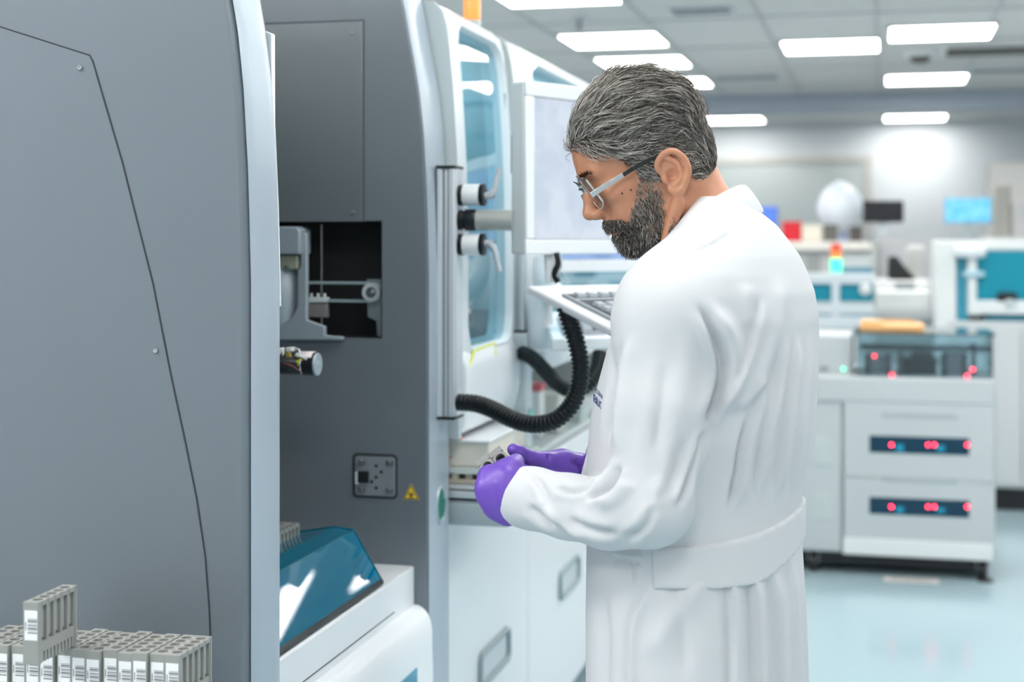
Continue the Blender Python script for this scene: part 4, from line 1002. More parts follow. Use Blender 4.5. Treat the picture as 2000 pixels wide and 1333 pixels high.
# round bundle
c = PY(1640, 402, yF + .43)
WB_ = MB(); rows = []
rr = np.random.default_rng(3)
ph = rr.uniform(0, 6.28, 8)
for i in range(17):
    f = -math.pi / 2 + math.pi * i / 16
    rows.append([(c.x + .165 * math.cos(f) * math.cos(w) * (1 + .05 * math.sin(3 * w + ph[0]) + .02 * math.sin(5 * f + ph[1])), yF + .43 + .15 * math.cos(f) * math.sin(w), c.z - .02 + (.195 * math.sin(f)) * (1 + .05 * math.sin(2 * w + ph[2]))) for w in np.linspace(0, 2 * math.pi, 29)])
WB_.grid(rows)
t = thing('plastic_bundle', 'round pale white bundle on the far bench beside the black monitor', 'bundle', (c.x, yF + .43, zT))
obj('bundle', WB_, mat('bag_white', (.74, .80, .88, 1), .35), t, smooth=True)
obj('neck', MB().lathe((c.x, yF + .43, zT), (0, 0, 1), [(0, .075), (.03, .06), (.06, .08)], 16), mat('bag_blue', (.50, .58, .78, 1), .4), t, smooth=True)
# black monitor on stand
def back_monitor(u0, u1, v0, v1, y, label, m, zstand, bez=DARK, name='monitor'):
    a, b = PY(u0, v1, y), PY(u1, v0, y); cx = (a.x + b.x) / 2
    t = thing(name, label, 'monitor', (cx, y, zstand))
    obj('housing', MB().box((a.x, y, a.z), (b.x, y + .03, b.z)), bez, t, bevel=.006)
    obj('screen', MB().box((a.x + .012, y - .002, a.z + .012), (b.x - .012, y + .002, b.z - .012)), m, t)
    obj('stand', MB().box((cx - .025, y + .03, zstand + .01), (cx + .025, y + .05, a.z + .1)), LGREY, t)
    obj('stand_foot', MB().box((cx - .11, y - .05, zstand), (cx + .11, y + .13, zstand + .012)), LGREY, t, bevel=.004)
CB = thing('grey_cabinet', 'pale grey cabinet under the black monitor at the back of the room', 'cabinet', (PY(1760, 500, 10.8).x, 11.0, 0))
a, b = PY(1712, 480, 10.75), PY(1850, 460, 10.75)
obj('body', MB().box((a.x, 10.75, 0), (b.x, 11.3, b.z)), mat('cab_grey', (.50, .51, .53, 1), .5), CB, bevel=.006)
obj('door', MB().box((a.x + .02, 10.735, .12), ((a.x + b.x) / 2 - .004, 10.755, b.z - .03)), mat('cab_grey', (.50, .51, .53, 1), .5), CB, bevel=.004)
obj('door', MB().box(((a.x + b.x) / 2 + .004, 10.735, .12), (b.x - .02, 10.755, b.z - .03)), mat('cab_grey', (.50, .51, .53, 1), .5), CB, bevel=.004)
back_monitor(1685, 1765, 392, 435, 10.8, 'black monitor at the back beside the round white bundle', mat('off_screen', (.008, .009, .015, 1), .25), b.z)
# right rear: counter, blue screen, beige cabinets
yQ = 11.2
t = thing('rear_counter', 'white counter at the back under the blue screen', 'counter', (PY(1920, 470, yQ).x, yQ, 0))
a, b = PY(1850, 462, yQ), PY(2200, 462, yQ)
obj('counter_top', MB().box((a.x + .25, yQ - .05, b.z - .04), (b.x, yQ + .65, b.z)), WHITE2, t, bevel=.004)
obj('counter_body', MB().box((a.x + .27, yQ, 0), (b.x, yQ + .6, b.z - .041)), PANEL, t)
zq = b.z
q = a.x + .25
back_monitor(1843, 1938, 385, 437, yQ + .12, 'light blue lit screen on the rear counter at the right', screen_mat('cyan_screen', (.10, .50, .78, 1), (.22, .66, .90, 1), .9), zq, bez=mat('bezel_blue', (.42, .62, .80, 1), .4))
def qbox(u0, u1, v0, y, dep, label, m, name='storage_box', cat='box'):
    a, b = PY(u0, 470, y), PY(u1, v0, y)
    t = thing(name, label, cat, ((a.x + b.x) / 2, y + dep / 2, zq))
    obj('body', MB().box((a.x, y, zq + .0005), (b.x, y + dep, b.z)), m, t, bevel=.012)
    obj('front_panel', MB().box((a.x + .01, y - .006, zq + .02), (b.x - .01, y + .004, zq + (b.z - zq) * .55)), m, t, bevel=.004)
qbox(1942, 1975, 362, yQ + .1, .3, 'tall taupe tower unit on the rear counter beside the blue screen', mat('taupe_grey', (.44, .43, .39, 1), .5), 'tower_unit', 'tower unit')
qbox(1977, 2060, 398, yQ + .08, .35, 'pale grey printer on the rear counter at the right edge of the photo', mat('printer_grey', (.60, .60, .60, 1), .5), 'printer', 'printer')
a, b = PY(1930, 400, 12.9), PY(2120, 314, 12.9)
t = thing('wall_cabinet', 'tall cream wall cabinet at the far right behind the taupe tower', 'cabinet', ((a.x + b.x) / 2, 13, 0))
obj('body', MB().box((a.x, 12.9, 0), (b.x, 13.3, b.z)), mat('cab_cream', (.70, .69, .67, 1), .5), t, bevel=.01)
obj('door', MB().box((a.x + .03, 12.885, .1), ((a.x + b.x) / 2, 12.905, b.z - .04)), mat('cab_cream', (.70, .69, .67, 1), .5), t, bevel=.004)
# window in the far wall
a, b = PY(1300, 452, Y1), PY(1690, 318, Y1)
WF = MB(); fw = .07
WF.box((a.x - fw, Y1 - .05, b.z), (b.x + fw, Y1, b.z + fw)); WF.box((a.x - fw, Y1 - .05, a.z - fw), (b.x + fw, Y1, a.z)); WF.box((a.x - fw, Y1 - .05, a.z), (a.x, Y1, b.z)); WF.box((b.x, Y1 - .05, a.z), (b.x + fw, Y1, b.z))
w = structure('window_1', WF, mat('frame_cream', (.56, .55, .52, 1), .5))
obj('window_pane', MB().box((a.x, Y1 - .03, a.z), (b.x, Y1 - .02, b.z)), mat('frosted_pane', (.50, .55, .55, 1), .12), w)
# ------------------------------------------------------------------ the man: bodies are sculpted as smooth distance fields
RV, FV, ZV = Vector((CA, SA, 0)), Vector((-SA, CA, 0)), Vector((0, 0, 1))
def MF(u, v, D): return np.array([(u - 1000.0) * D / FPX, D, CH + (470.0 - v) * D / FPX])     # man frame: right, away, up
def toW(P): P = np.asarray(P, float); return np.stack([P[..., 0] * CA - P[..., 1] * SA, P[..., 0] * SA + P[..., 1] * CA, P[..., 2]], -1)

class SDF:
    def __init__(s, lo, hi, h):
        s.lo = np.array(lo, float); s.h = h
        s.n = np.ceil((np.array(hi) - s.lo) / h).astype(int) + 1
        s.ax = [(s.lo[i] + np.arange(s.n[i]) * h).astype(np.float32) for i in range(3)]
        s.f = np.full(s.n, 1.0, np.float32)
    def blk(s, lo, hi):
        a = np.clip(np.floor((np.array(lo) - s.lo) / s.h).astype(int), 0, s.n); b = np.clip(np.ceil((np.array(hi) - s.lo) / s.h).astype(int) + 1, 0, s.n)
        sl = tuple(slice(x, y) for x, y in zip(a, b))
        return sl, np.meshgrid(s.ax[0][sl[0]], s.ax[1][sl[1]], s.ax[2][sl[2]], indexing='ij')
    def put(s, sl, d, k, op):
        f = s.f[sl]
        if f.size == 0: return
        if op == 'u':
            h = np.maximum(k - np.abs(f - d), 0) / max(k, 1e-9); s.f[sl] = np.minimum(f, d) - h * h * k * .25
        elif op == 's':
            d = -d; h = np.maximum(k - np.abs(f - d), 0) / max(k, 1e-9); s.f[sl] = np.maximum(f, d) + h * h * k * .25
        else:
            h = np.maximum(k - np.abs(f - d), 0) / max(k, 1e-9); s.f[sl] = np.maximum(f, d) + h * h * k * .25
    def cone(s, p, r1, q, r2, k=.01, op='u'):
        p, q = np.array(p, float), np.array(q, float); m = max(r1, r2) + k + 4 * s.h
        sl, (X, Y, Z) = s.blk(np.minimum(p, q) - m, np.maximum(p, q) + m)
        b = q - p; L = max(b @ b, 1e-12)
        X, Y, Z = X - p[0], Y - p[1], Z - p[2]
        t = np.clip((X * b[0] + Y * b[1] + Z * b[2]) / L, 0, 1).astype(np.float32)
        d = np.sqrt((X - t * b[0]) ** 2 + (Y - t * b[1]) ** 2 + (Z - t * b[2]) ** 2) - (r1 + (r2 - r1) * t)
        s.put(sl, d.astype(np.float32), k, op)
    def chain(s, pts, k=.01, op='u'):
        for (p, r), (q, w) in zip(pts, pts[1:]): s.cone(p, r, q, w, k, op)
    def ell(s, c, r, k=.01, op='u', R=None):
        c = np.array(c, float); r = np.array(r, float); R = np.eye(3) if R is None else np.array(R, float)
        e = np.sqrt(((R * r[:, None]) ** 2).sum(0)); m = e + k + 4 * s.h
        sl, (X, Y, Z) = s.blk(c - m, c + m)
        X, Y, Z = X - c[0], Y - c[1], Z - c[2]
        a = [X * R[i][0] + Y * R[i][1] + Z * R[i][2] for i in range(3)]
        k0 = np.sqrt(sum((a[i] / r[i]) ** 2 for i in range(3))); k1 = np.sqrt(sum((a[i] / r[i] ** 2) ** 2 for i in range(3)))
        s.put(sl, (k0 * (k0 - 1) / np.maximum(k1, 1e-6)).astype(np.float32), k, op)
    def fun(s, fn, lo, hi, k=.01, op='u'):
        sl, G = s.blk(lo, hi); s.put(sl, fn(*G).astype(np.float32), k, op)
    def samp(s, P):
        g = (np.asarray(P) - s.lo) / s.h; g = np.clip(g, 0, s.n - 1.001); i = g.astype(int); t = g - i; v = 0
        for dx in (0, 1):
            for dy in (0, 1):
                for dz in (0, 1):
                    w = (t[..., 0] if dx else 1 - t[..., 0]) * (t[..., 1] if dy else 1 - t[..., 1]) * (t[..., 2] if dz else 1 - t[..., 2])
                    v = v + w * s.f[i[..., 0] + dx, i[..., 1] + dy, i[..., 2] + dz]
        return v
    def grad(s, P, e=None):
        e = e or s.h; P = np.asarray(P, float); g = np.stack([s.samp(P + np.eye(3)[i] * e) - s.samp(P - np.eye(3)[i] * e) for i in range(3)], -1)
        return g / np.maximum(np.linalg.norm(g, axis=-1, keepdims=True), 1e-9)
    def march(s, o, d, t1, n=260, t0=0., inside=True):
        """first sign change along rays o + t d"""
        o, d = np.broadcast_arrays(np.asarray(o, float), np.asarray(d, float)); ts = np.linspace(t0, t1, n)
        hit = np.full(o.shape[0], np.nan); pv = None
        for j, t in enumerate(ts):
            v = s.samp(o + d * t)
            if j:
                c = ((pv < 0) & (v >= 0)) if inside else ((pv > 0) & (v <= 0))
                c &= np.isnan(hit); hit[c] = (ts[j - 1] + (t - ts[j - 1]) * (pv / (pv - v + 1e-12)))[c]
            pv = v
        return hit
    def mesh(s, smooth=1):
        f = s.f; I = f < 0
        n0, n1, n2 = f.shape
        c = I[:-1, :-1, :-1].astype(np.int8)
        cnt = sum(I[a:n0 - 1 + a, b:n1 - 1 + b, d:n2 - 1 + d].astype(np.int8) for a in (0, 1) for b in (0, 1) for d in (0, 1))
        cell = np.argwhere((cnt > 0) & (cnt < 8))
        idx = np.full((n0 - 1, n1 - 1, n2 - 1), -1, np.int64); idx[tuple(cell.T)] = np.arange(len(cell))
        acc = np.zeros((len(cell), 3)); w = np.zeros(len(cell))
        cr = [(a, b, d) for a in (0, 1) for b in (0, 1) for d in (0, 1)]
        for a in cr:
            for ax in range(3):
                if a[ax]: continue
                b = list(a); b[ax] = 1
                fa = f[cell[:, 0] + a[0], cell[:, 1] + a[1], cell[:, 2] + a[2]]; fb = f[cell[:, 0] + b[0], cell[:, 1] + b[1], cell[:, 2] + b[2]]
                m = (fa < 0) != (fb < 0); t = np.where(m, fa / np.where(m, fa - fb, 1), 0)
                p = np.tile(np.array(a, float), (len(cell), 1)); p[:, ax] += t
                acc[m] += p[m]; w[m] += 1
        V = (cell + acc / np.maximum(w, 1)[:, None]) * s.h + s.lo
        F = []
        for ax in range(3):
            o1, o2 = [(1, 2), (2, 0), (0, 1)][ax]
            A = I.take(range(0, f.shape[ax] - 1), ax); B = I.take(range(1, f.shape[ax]), ax)
            e = np.argwhere(A != B)
            ok = (e[:, o1] > 0) & (e[:, o2] > 0) & (e[:, o1] < f.shape[o1] - 1) & (e[:, o2] < f.shape[o2] - 1); e = e[ok]
            def cid(d1, d2):
                q = e.copy(); q[:, o1] += d1; q[:, o2] += d2; return idx[q[:, 0], q[:, 1], q[:, 2]]
            Q = np.stack([cid(-1, -1), cid(0, -1), cid(0, 0), cid(-1, 0)], 1)
            fl = ~A[tuple(e.T)]; Q[fl] = Q[fl][:, ::-1]; F.append(Q)
        F = np.concatenate(F); F = F[(F >= 0).all(1)]
        for _ in range(smooth):
            S = np.zeros_like(V); N = np.zeros(len(V))
            for i in range(4):
                np.add.at(S, F[:, i], V[F[:, (i + 1) % 4]]); np.add.at(S, F[:, i], V[F[:, (i + 3) % 4]]); np.add.at(N, F[:, i], 2)
            V = V * .5 + .5 * S / np.maximum(N, 1)[:, None]
        return V, F
def np_obj(name, V, F, m, parent, world=True, smooth=True):
    V = toW(V) if world else np.asarray(V)
    off = np.array(base_of(parent)); me = bpy.data.meshes.new(name); V = V - off
    me.vertices.add(len(V)); me.vertices.foreach_set('co', V.astype(np.float32).ravel())
    k = F.shape[1]; me.loops.add(F.size); me.loops.foreach_set('vertex_index', F.ravel().astype(np.int32))
    me.polygons.add(len(F)); me.polygons.foreach_set('loop_start', np.arange(0, F.size, k, dtype=np.int32)); me.polygons.foreach_set('loop_total', np.full(len(F), k, np.int32))
    me.update(calc_edges=True); me.validate()
    if smooth: me.polygons.foreach_set('use_smooth', np.ones(len(me.polygons), bool))
    me.materials.append(m)
    o = bpy.data.objects.new(name, me); COL.objects.link(o); o.parent = parent
    return o

MAN = thing('person', 'man in white lab coat, glasses and purple gloves looking down at the racks he holds', 'person', toW(MF(1375, 1500, 2.1)) * np.array([1, 1, 0]))
# ---- materials
SKIN = mat('skin', (.56, .255, .15, 1), .42, sss=.10, bump=.10, bscale=420, vary=.16, vscale=28)
COAT = mat('coat_cotton', (.62, .63, .655, 1), .8, spec=.15, bump=.06, bscale=1400)
GLOVE = mat('purple_nitrile', (.155, .07, .47, 1), .36, spec=.5, bump=.05, bscale=300)

# ---- head frame (millimetres: f forward, s to his left side (towards the camera), u up; origin between the ears)
psi, pit = math.radians(-3), math.radians(27)
hf = np.array([-math.cos(psi), math.sin(psi), 0.]); FW = hf * math.cos(pit) - np.array([0, 0, 1.]) * math.sin(pit); UP = hf * math.sin(pit) + np.array([0, 0, 1.]) * math.cos(pit)
LF = np.array([-hf[1], hf[0], 0.])
OH = MF(1312, 340, 2.044) - .076 * LF + np.array([.0115, 0, 0])
MM = np.stack([FW, LF, UP])                       # rows: head axes in the man frame
def H2M(P): return OH + (np.asarray(P, float) * .001) @ MM
def M2H(P): return ((np.asarray(P, float) - OH) @ MM.T) * 1000
hd = SDF((-.11, -.12, -.26), (.16, .12, .185), .0017)
mm = lambda *a: np.array(a, float) * .001
def hE(c, r, k=8, op='u'): hd.ell(mm(*c), mm(*r), k * .001, op)
def hC(p, a, q, b, k=8, op='u'): hd.cone(mm(*p), a * .001, mm(*q), b * .001, k * .001, op)
hE((18, 0, 66), (92, 73, 84)); hE((62, 0, 66), (53, 60, 55), 20)
hE((66, 0, 5), (44, 55, 70), 22); hE((50, 0, -28), (52, 52, 42), 20); hE((10, 0, 0), (50, 62, 60), 20)
for s in (-1, 1):
    hC((20, s * 52, -40), 13, (64, s * 36, -56), 13, 16); hC((64, s * 36, -56), 13, (90, s * 10, -54), 15, 14)
    hE((78, s * 46, 18), (26, 15, 16), 14)                     # cheekbone
    hC((106, s * 10, 57), 9, (96, s * 42, 55), 9, 12)          # brow
    hE((116, s * 31, 38), (12, 17, 13), 10, 's')               # socket
    hE((92, s * 31, 38), (13, 15, 13), 4)                      # eye with lowered lid
    hC((101, s * 20, 33), 2.5, (97, s * 44, 33), 2.5, 3)       # lower lid
    hE((88, s * 34, -14), (18, 16, 20), 14)                    # cheek
    hE((119, s * 12, -1), (10, 7.5, 7.5), 5)                   # nostril wing
    hE((122, s * 7, -8), (5, 3.2, 3.5), 2, 's')
    hC((106, s * 18, 5), 5, (100, s * 26, -14), 5, 8)
hE((92, 0, -50), (17, 20, 16), 14)
hC((108, 0, 47), 9, (118, 0, 26), 8.5, 9); hC((118, 0, 26), 8.5, (127, 0, 8), 10, 6); hE((127, 0, 5), (11, 11, 9.5), 5)
hE((104, 0, -20), (12, 26, 14), 10); hE((108, 0, -25), (8, 22, 5), 4); hE((105, 0, -36), (9, 19, 6), 5)
hC((116, -20, -30.5), 1.4, (116, 20, -30.5), 1.4, 3, 's')
# ear on both sides
for s in (-1, 1):
    hE((6, s * 72, 7), (19, 9, 27), 5)
    hE((11, s * 83, 3), (9.5, 9, 10.5), 4, 's'); hE((8, s * 86, 19), (9, 5, 8), 4, 's')
    hx = [((9, 74, 5), 3.2), ((14, 75, 15), 3.6), ((9, 79, 25), 3.8), ((-4, 83, 30.5), 3.9), ((-16, 86, 26), 4), ((-23, 87, 11), 4), ((-21, 86, -6), 3.8), ((-12, 83, -17), 4), ((-2, 79, -25), 5.2), ((7, 76, -24), 4.4), ((11, 74, -16), 3)]
    hx = [((q.x, q.y, q.z), 3.7 + (1.2 if k_ in range(32, 40) else 0)) for k_, q in enumerate(crom([h_[0] for h_ in hx], 4))]
    for (p, a), (q, b) in zip(hx, hx[1:]): hC((p[0] + 10, s * p[1], p[2] + 5), a, (q[0] + 10, s * q[1], q[2] + 5), b, 3)
    ah = [((-1, 79, 24), 2.6), ((-11, 81, 14), 3.2), ((-13, 82, 1), 3.4), ((-8, 80, -11), 3.2), ((1, 78, -15), 3.2)]
    ah = [((q.x, q.y, q.z), 3.1) for q in crom([h_[0] for h_ in ah], 4)]
    for (p, a), (q, b) in zip(ah, ah[1:]): hC((p[0] + 10, s * p[1], p[2] + 5), a, (q[0] + 10, s * q[1], q[2] + 5), b, 3.5)
    hE((22, s * 75, 2), (5, 5, 7), 4)
    hE((14, s * 79, 1), (4, 6, 4), 2, 's')
# neck and upper chest (inside the coat)
def hM(u, v, D): return M2H(MF(u, v, D))
n0, n1, n2 = np.array((-12, 0, -8.)), hM(1372, 440, 2.12), hM(1405, 520, 2.11)
n0[1] = 0
hC(n0, 52, n1, 55, 18); hC(n1, 55, n2, 66, 18)
a = M2H(MF(1325, 395, 2.05)); hC(a, 9, M2H(MF(1302, 470, 2.06)), 8, 10)
HV, HF_ = hd.mesh(1)
body = np_obj('body', H2M(HV * 1000), HF_, SKIN, MAN)
# moles
for u, v in ((1215, 378), (1232, 371)):
    pass

# ---- hair
HAIRM = bpy.data.materials.new('hair_strands'); HAIRM.use_nodes = True
nt = HAIRM.node_tree; p = nt.nodes['Principled BSDF']; at_ = nt.nodes.new('ShaderNodeAttribute'); at_.attribute_name = 'tone'
rp = nt.nodes.new('ShaderNodeValToRGB'); rp.color_ramp.elements[0].color = (.018, .014, .012, 1); rp.color_ramp.elements[1].color = (.72, .68, .63, 1)
e_ = rp.color_ramp.elements.new(.42); e_.color = (.135, .115, .098, 1)
nt.links.new(at_.outputs['Fac'], rp.inputs[0]); nt.links.new(rp.outputs[0], p.inputs['Base Color']); p.inputs['Roughness'].default_value = .38; p.inputs['Specular IOR Level'].default_value = .6
def strands(name, P, r, tone, parent, cap=None):
    """P: n x k x 3 strand points (head mm); r: n x k radii (mm); one mesh of thin three sided strands"""
    n, k, _ = P.shape
    T = np.gradient(P, axis=1); T /= np.maximum(np.linalg.norm(T, axis=2, keepdims=True), 1e-9)
    A = np.cross(T, np.array([.3, .9, .31])); A /= np.maximum(np.linalg.norm(A, axis=2, keepdims=True), 1e-9); B = np.cross(T, A)
    V = np.stack([P + (A * math.cos(w) + B * math.sin(w)) * r[..., None] for w in (0, 2.094, 4.189)], 2)       # n,k,3,3
    idx = np.arange(n * k * 3).reshape(n, k, 3)
    F = np.stack([np.stack([idx[:, :-1, j], idx[:, :-1, (j + 1) % 3], idx[:, 1:, (j + 1) % 3], idx[:, 1:, j]], -1) for j in range(3)], 2).reshape(-1, 4)
    V = V.reshape(-1, 3); tn = np.repeat(tone, k * 3)
    if cap is not None:
        F = np.concatenate([F, cap[1] + len(V)]); V = np.concatenate([V, cap[0]]); tn = np.concatenate([tn, cap[2]])
    o = np_obj(name, H2M(V), F, HAIRM, parent)
    at = o.data.attributes.new('tone', 'FLOAT', 'POINT'); at.data.foreach_set('value', tn.astype(np.float32))
    return o
HB_F = [-130, -54, -31, -15, -14, 26, 27, 50, 53, 61, 78, 94, 104, 112, 130]
HB_U = [-31, -30, -26, -18, 32, 30, 0, 6, 31, 46, 70, 84, 92, 97, 99]
def hair_floor(f): return np.interp(f, HB_F, HB_U)
cp = SDF((-.12, -.10, -.06), (.135, .10, .19), .003)
cp.ell(mm(17, 0, 71), mm(94.5, 77, 91), .01); cp.ell(mm(60, 0, 74), mm(49, 62, 55), .02)
cp.ell(mm(-8, 0, 20), mm(62, 71, 60), .02)
def hl(X, Y, Z): return ((hair_floor(X * 1000) - Z * 1000) * .6 + 3) * .001
cp.fun(hl, cp.lo, cp.lo + cp.h * cp.n, .006, 'i')
CVx, CFx = cp.mesh(1)
# roots over the scalp
def on_field(field, o, n, far):
    d = rng.normal(size=(n, 3)); d /= np.linalg.norm(d, axis=1, keepdims=True)
    t = field.march(np.tile(mm(*o), (n, 1)), d, far); ok = ~np.isnan(t)
    P = mm(*o) + d * t[:, None]; P = P[ok]; return P * 1000, field.grad(P)
sk = SDF((-.12, -.10, -.06), (.135, .10, .19), .003)
sk.ell(mm(17, 0, 71), mm(94.5, 77, 91), .01); sk.ell(mm(60, 0, 74), mm(49, 62, 55), .02); sk.ell(mm(-8, 0, 20), mm(62, 71, 60), .02)
P0, N0 = on_field(sk, (10, 0, 50), 30000, .16)
fl = hair_floor(P0[:, 0])
ok = P0[:, 2] > fl + rng.uniform(-1, 5, len(P0)); P0, N0, fl = P0[ok], N0[ok], fl[ok]
def flow(P, N):
    f, s, u = P.T
    sg = np.sign(s)
    top = np.clip((u - 60) / 70, 0, 1); back = np.clip((-f - 10) / 50, 0, 1); frnt = np.clip((f - 60) / 40, 0, 1)
    b = np.stack([-1.0 + .55 * back, sg * (.15 + .25 * (1 - top)), -.35 - .9 * back * (1 - top * .5) + .35 * frnt * top], 1)
    w1 = np.sin(f * .055 + u * .05 + 1.3) + .8 * np.sin(s * .07 - f * .03 + u * .04); w2 = np.sin(f * .13 - u * .11 + s * .05)
    b += np.stack([.16 * w2, .32 * w1, .38 * w2 + .22 * w1], 1) + rng.normal(size=P.shape) * .20
    b -= N * (b * N).sum(1, keepdims=True); return b / np.linalg.norm(b, axis=1, keepdims=True)
K = 7
n = len(P0); topw = np.clip((P0[:, 2] - 30) / 80, 0, 1); frontw = np.clip((P0[:, 0] - 50) / 50, 0, 1)
Ls = (20 + 20 * topw + 8 * frontw) * rng.uniform(.6, 1.3, n); Ls = np.where(P0[:, 2] < fl + 10, Ls * .55, Ls); Ls = np.where((P0[:, 0] > 12) & (P0[:, 2] < 30), Ls * .45, Ls)
lump = .75 + .45 * np.sin(P0[:, 0] * .12 + P0[:, 2] * .10 + 1.5 * np.sin(P0[:, 1] * .06)) ; lift = (3.0 + 8.5 * topw + 3 * frontw) * rng.uniform(.35, 1.35, n) * lump
pts = [P0 - N0 * 1.0]; d = flow(P0, N0); ph = rng.uniform(0, 6.28, n); amp = rng.uniform(.5, 2.6, n)
cur = P0.copy()
for j in range(1, K):
    t = j / (K - 1); cur = cur + d * (Ls / (K - 1))[:, None]
    q = cur * .001; v = sk.samp(np.clip(q, sk.lo + .004, sk.lo + sk.h * (sk.n - 3))) * 1000; g = sk.grad(np.clip(q, sk.lo + .006, sk.lo + sk.h * (sk.n - 4)))
    cur = cur - g * v[:, None]
    h_ = lift * math.sin(min(1, t * 1.3) * math.pi / 2) + .6
    side = np.cross(d, g)
    pts.append(cur + g * h_[:, None] + side * (amp * np.sin(ph + 5 * t))[:, None])
    d = .7 * d + .3 * flow(cur, g); d -= g * (d * g).sum(1, keepdims=True); d /= np.linalg.norm(d, axis=1, keepdims=True)
HP_ = np.stack(pts, 1)
grey = .47 + .17 * np.clip((P0[:, 0] - 30) / 60, 0, 1) + .10 * np.clip((60 - P0[:, 2]) / 60, 0, 1) * (P0[:, 0] > 10) - .10 * np.clip((-P0[:, 0] - 10) / 50, 0, 1) + .08 * topw
cl = np.sin(P0[:, 0] * .16 + P0[:, 2] * .11 + 2 * np.sin(P0[:, 1] * .12)) * .07
lt = rng.random(n) < np.clip(grey + cl * 2.2 - .09, .03, .8); tone = np.clip(np.where(lt, rng.normal(.82, .16, n), rng.normal(.28, .16, n)), 0, 1)
RR = (.42 * rng.uniform(.7, 1.3, n))[:, None] * np.array([1, 1, 1, .95, .85, .65, .3])[None]
strands('hair', HP_, RR, tone, MAN, (CVx * 1000, CFx, np.full(len(CVx), .27)))

# ---- beard, moustache, eyebrows
def bro(f): return np.interp(f, [0, 15, 43, 60, 80, 96, 106], [-20, 0, 4, -18, -28, -36, -44])
P1, N1 = on_field(hd, (62, 0, -20), 42000, .12)
f, s, u = P1.T; as_ = np.abs(s)
front = np.interp(u, [-90, -50, -40, -35, -28, -22, -10, 4, 26, 40], [140, 140, 140, 98, 92, 84, 76, 62, 50, 46])
rear = np.interp(u, [-90, -66, -20, 0, 26, 40], [38, 38, 36, 30, 27, 26])
beard = (u < 30) & (f < front + rng.normal(0, 2, len(f))) & (f > rear + rng.normal(0, 2, len(f))) & (u > -95)
stache = (u > -25 - as_ * .25) & (u < -8.5 - as_ * .2 + rng.normal(0, 1, len(f))) & (as_ < 48) & (f > 66) & ~((as_ < 16) & (u > -12)) & (f < 118)
soul = (u < -40) & (u > -52) & (f > 88)
ok = beard | stache | soul
P1, N1, st = P1[ok], N1[ok], stache[ok]; n = len(P1); f, s, u = P1.T; as_ = np.abs(s)
dd = np.stack([np.where(st, .25, .25), np.sign(s) * np.where(st, .55, .05), np.where(st, -.75, -1.0)], 1) + N1 * np.where(st, .22, .42)[:, None] + rng.normal(size=(n, 3)) * .30
dd /= np.linalg.norm(dd, axis=1, keepdims=True)
Lb = np.where(st, 6.5, 6 + 3.5 * np.clip((-u - 25) / 40, 0, 1)) * rng.uniform(.6, 1.25, n); Lb = np.where(u > -5, Lb * .6, Lb)
pts = []; ph = rng.uniform(0, 6.28, n); cu = rng.normal(size=(n, 3)); 
for j in range(5):
    t = j / 4; pts.append(P1 - N1 * .6 + dd * (Lb * t)[:, None] + cu * (1.3 * t * t) + np.array([0, 0, -2.0]) * t * t)
gb = np.where(st, .24, .44 + .22 * np.clip((u + 45) / 40, 0, 1) - .18 * np.clip((f - 70) / 30, 0, 1) + .10 * np.clip((-u - 62) / 12, 0, 1) - .2 * np.clip((-u - 40) / 20, 0, 1) * (f < 70))
lt = rng.random(n) < np.clip(gb - .05, .02, .8); tone = np.clip(np.where(lt, rng.normal(.80, .18, n), rng.normal(.20, .13, n)), 0, 1)
strands('beard', np.stack(pts, 1), (.34 * rng.uniform(.7, 1.25, n))[:, None] * np.array([1.1, 1, .9, .75, .35])[None], tone, MAN)
P2_, N2 = on_field(hd, (70, 0, 40), 30000, .09)
f, s, u = P2_.T; as_ = np.abs(s); arch = 56 + 3 * np.sin((as_ - 8) / 40 * 3.14)
ok = (f > 75) & (as_ > 9) & (as_ < 47) & (np.abs(u - arch) < 4.2 - .05 * as_); P2_, N2 = P2_[ok], N2[ok]; n = len(P2_)
dd = np.stack([np.full(n, -.2), np.sign(P2_[:, 1]) * 1.0, np.full(n, .1)], 1) + N2 * .35 + rng.normal(size=(n, 3)) * .2; dd /= np.linalg.norm(dd, axis=1, keepdims=True)
strands('eyebrows', np.stack([P2_ - N2 * .4 + dd * (8 * t) for t in (0, .35, .7, 1)], 1), np.full((n, 1), .30) * np.array([1, 1, .8, .3])[None], np.clip(rng.normal(.16, .15, n), 0, 1), MAN)
# moles as small dark spots on the cheek
for u_, v_ in ((1215, 378), (1232, 371)):
    q = MF(u_, v_, 1.9); d_ = MF(u_, v_, 2.2) - q
    t = hd.march(M2H(q)[None] * .001, (M2H(q + d_) - M2H(q))[None] * .001, 1.0, inside=False)[0]
    if t == t:
        c = q + d_ * t; bb = MB().lathe(Vector(toW(c)), Vector(-toW(d_)), [(-.001, .0016), (.0003, .0016), (.0006, .0006)], 10)
        obj('mole', bb, mat('mole_brown', (.10, .04, .025, 1), .5), body)

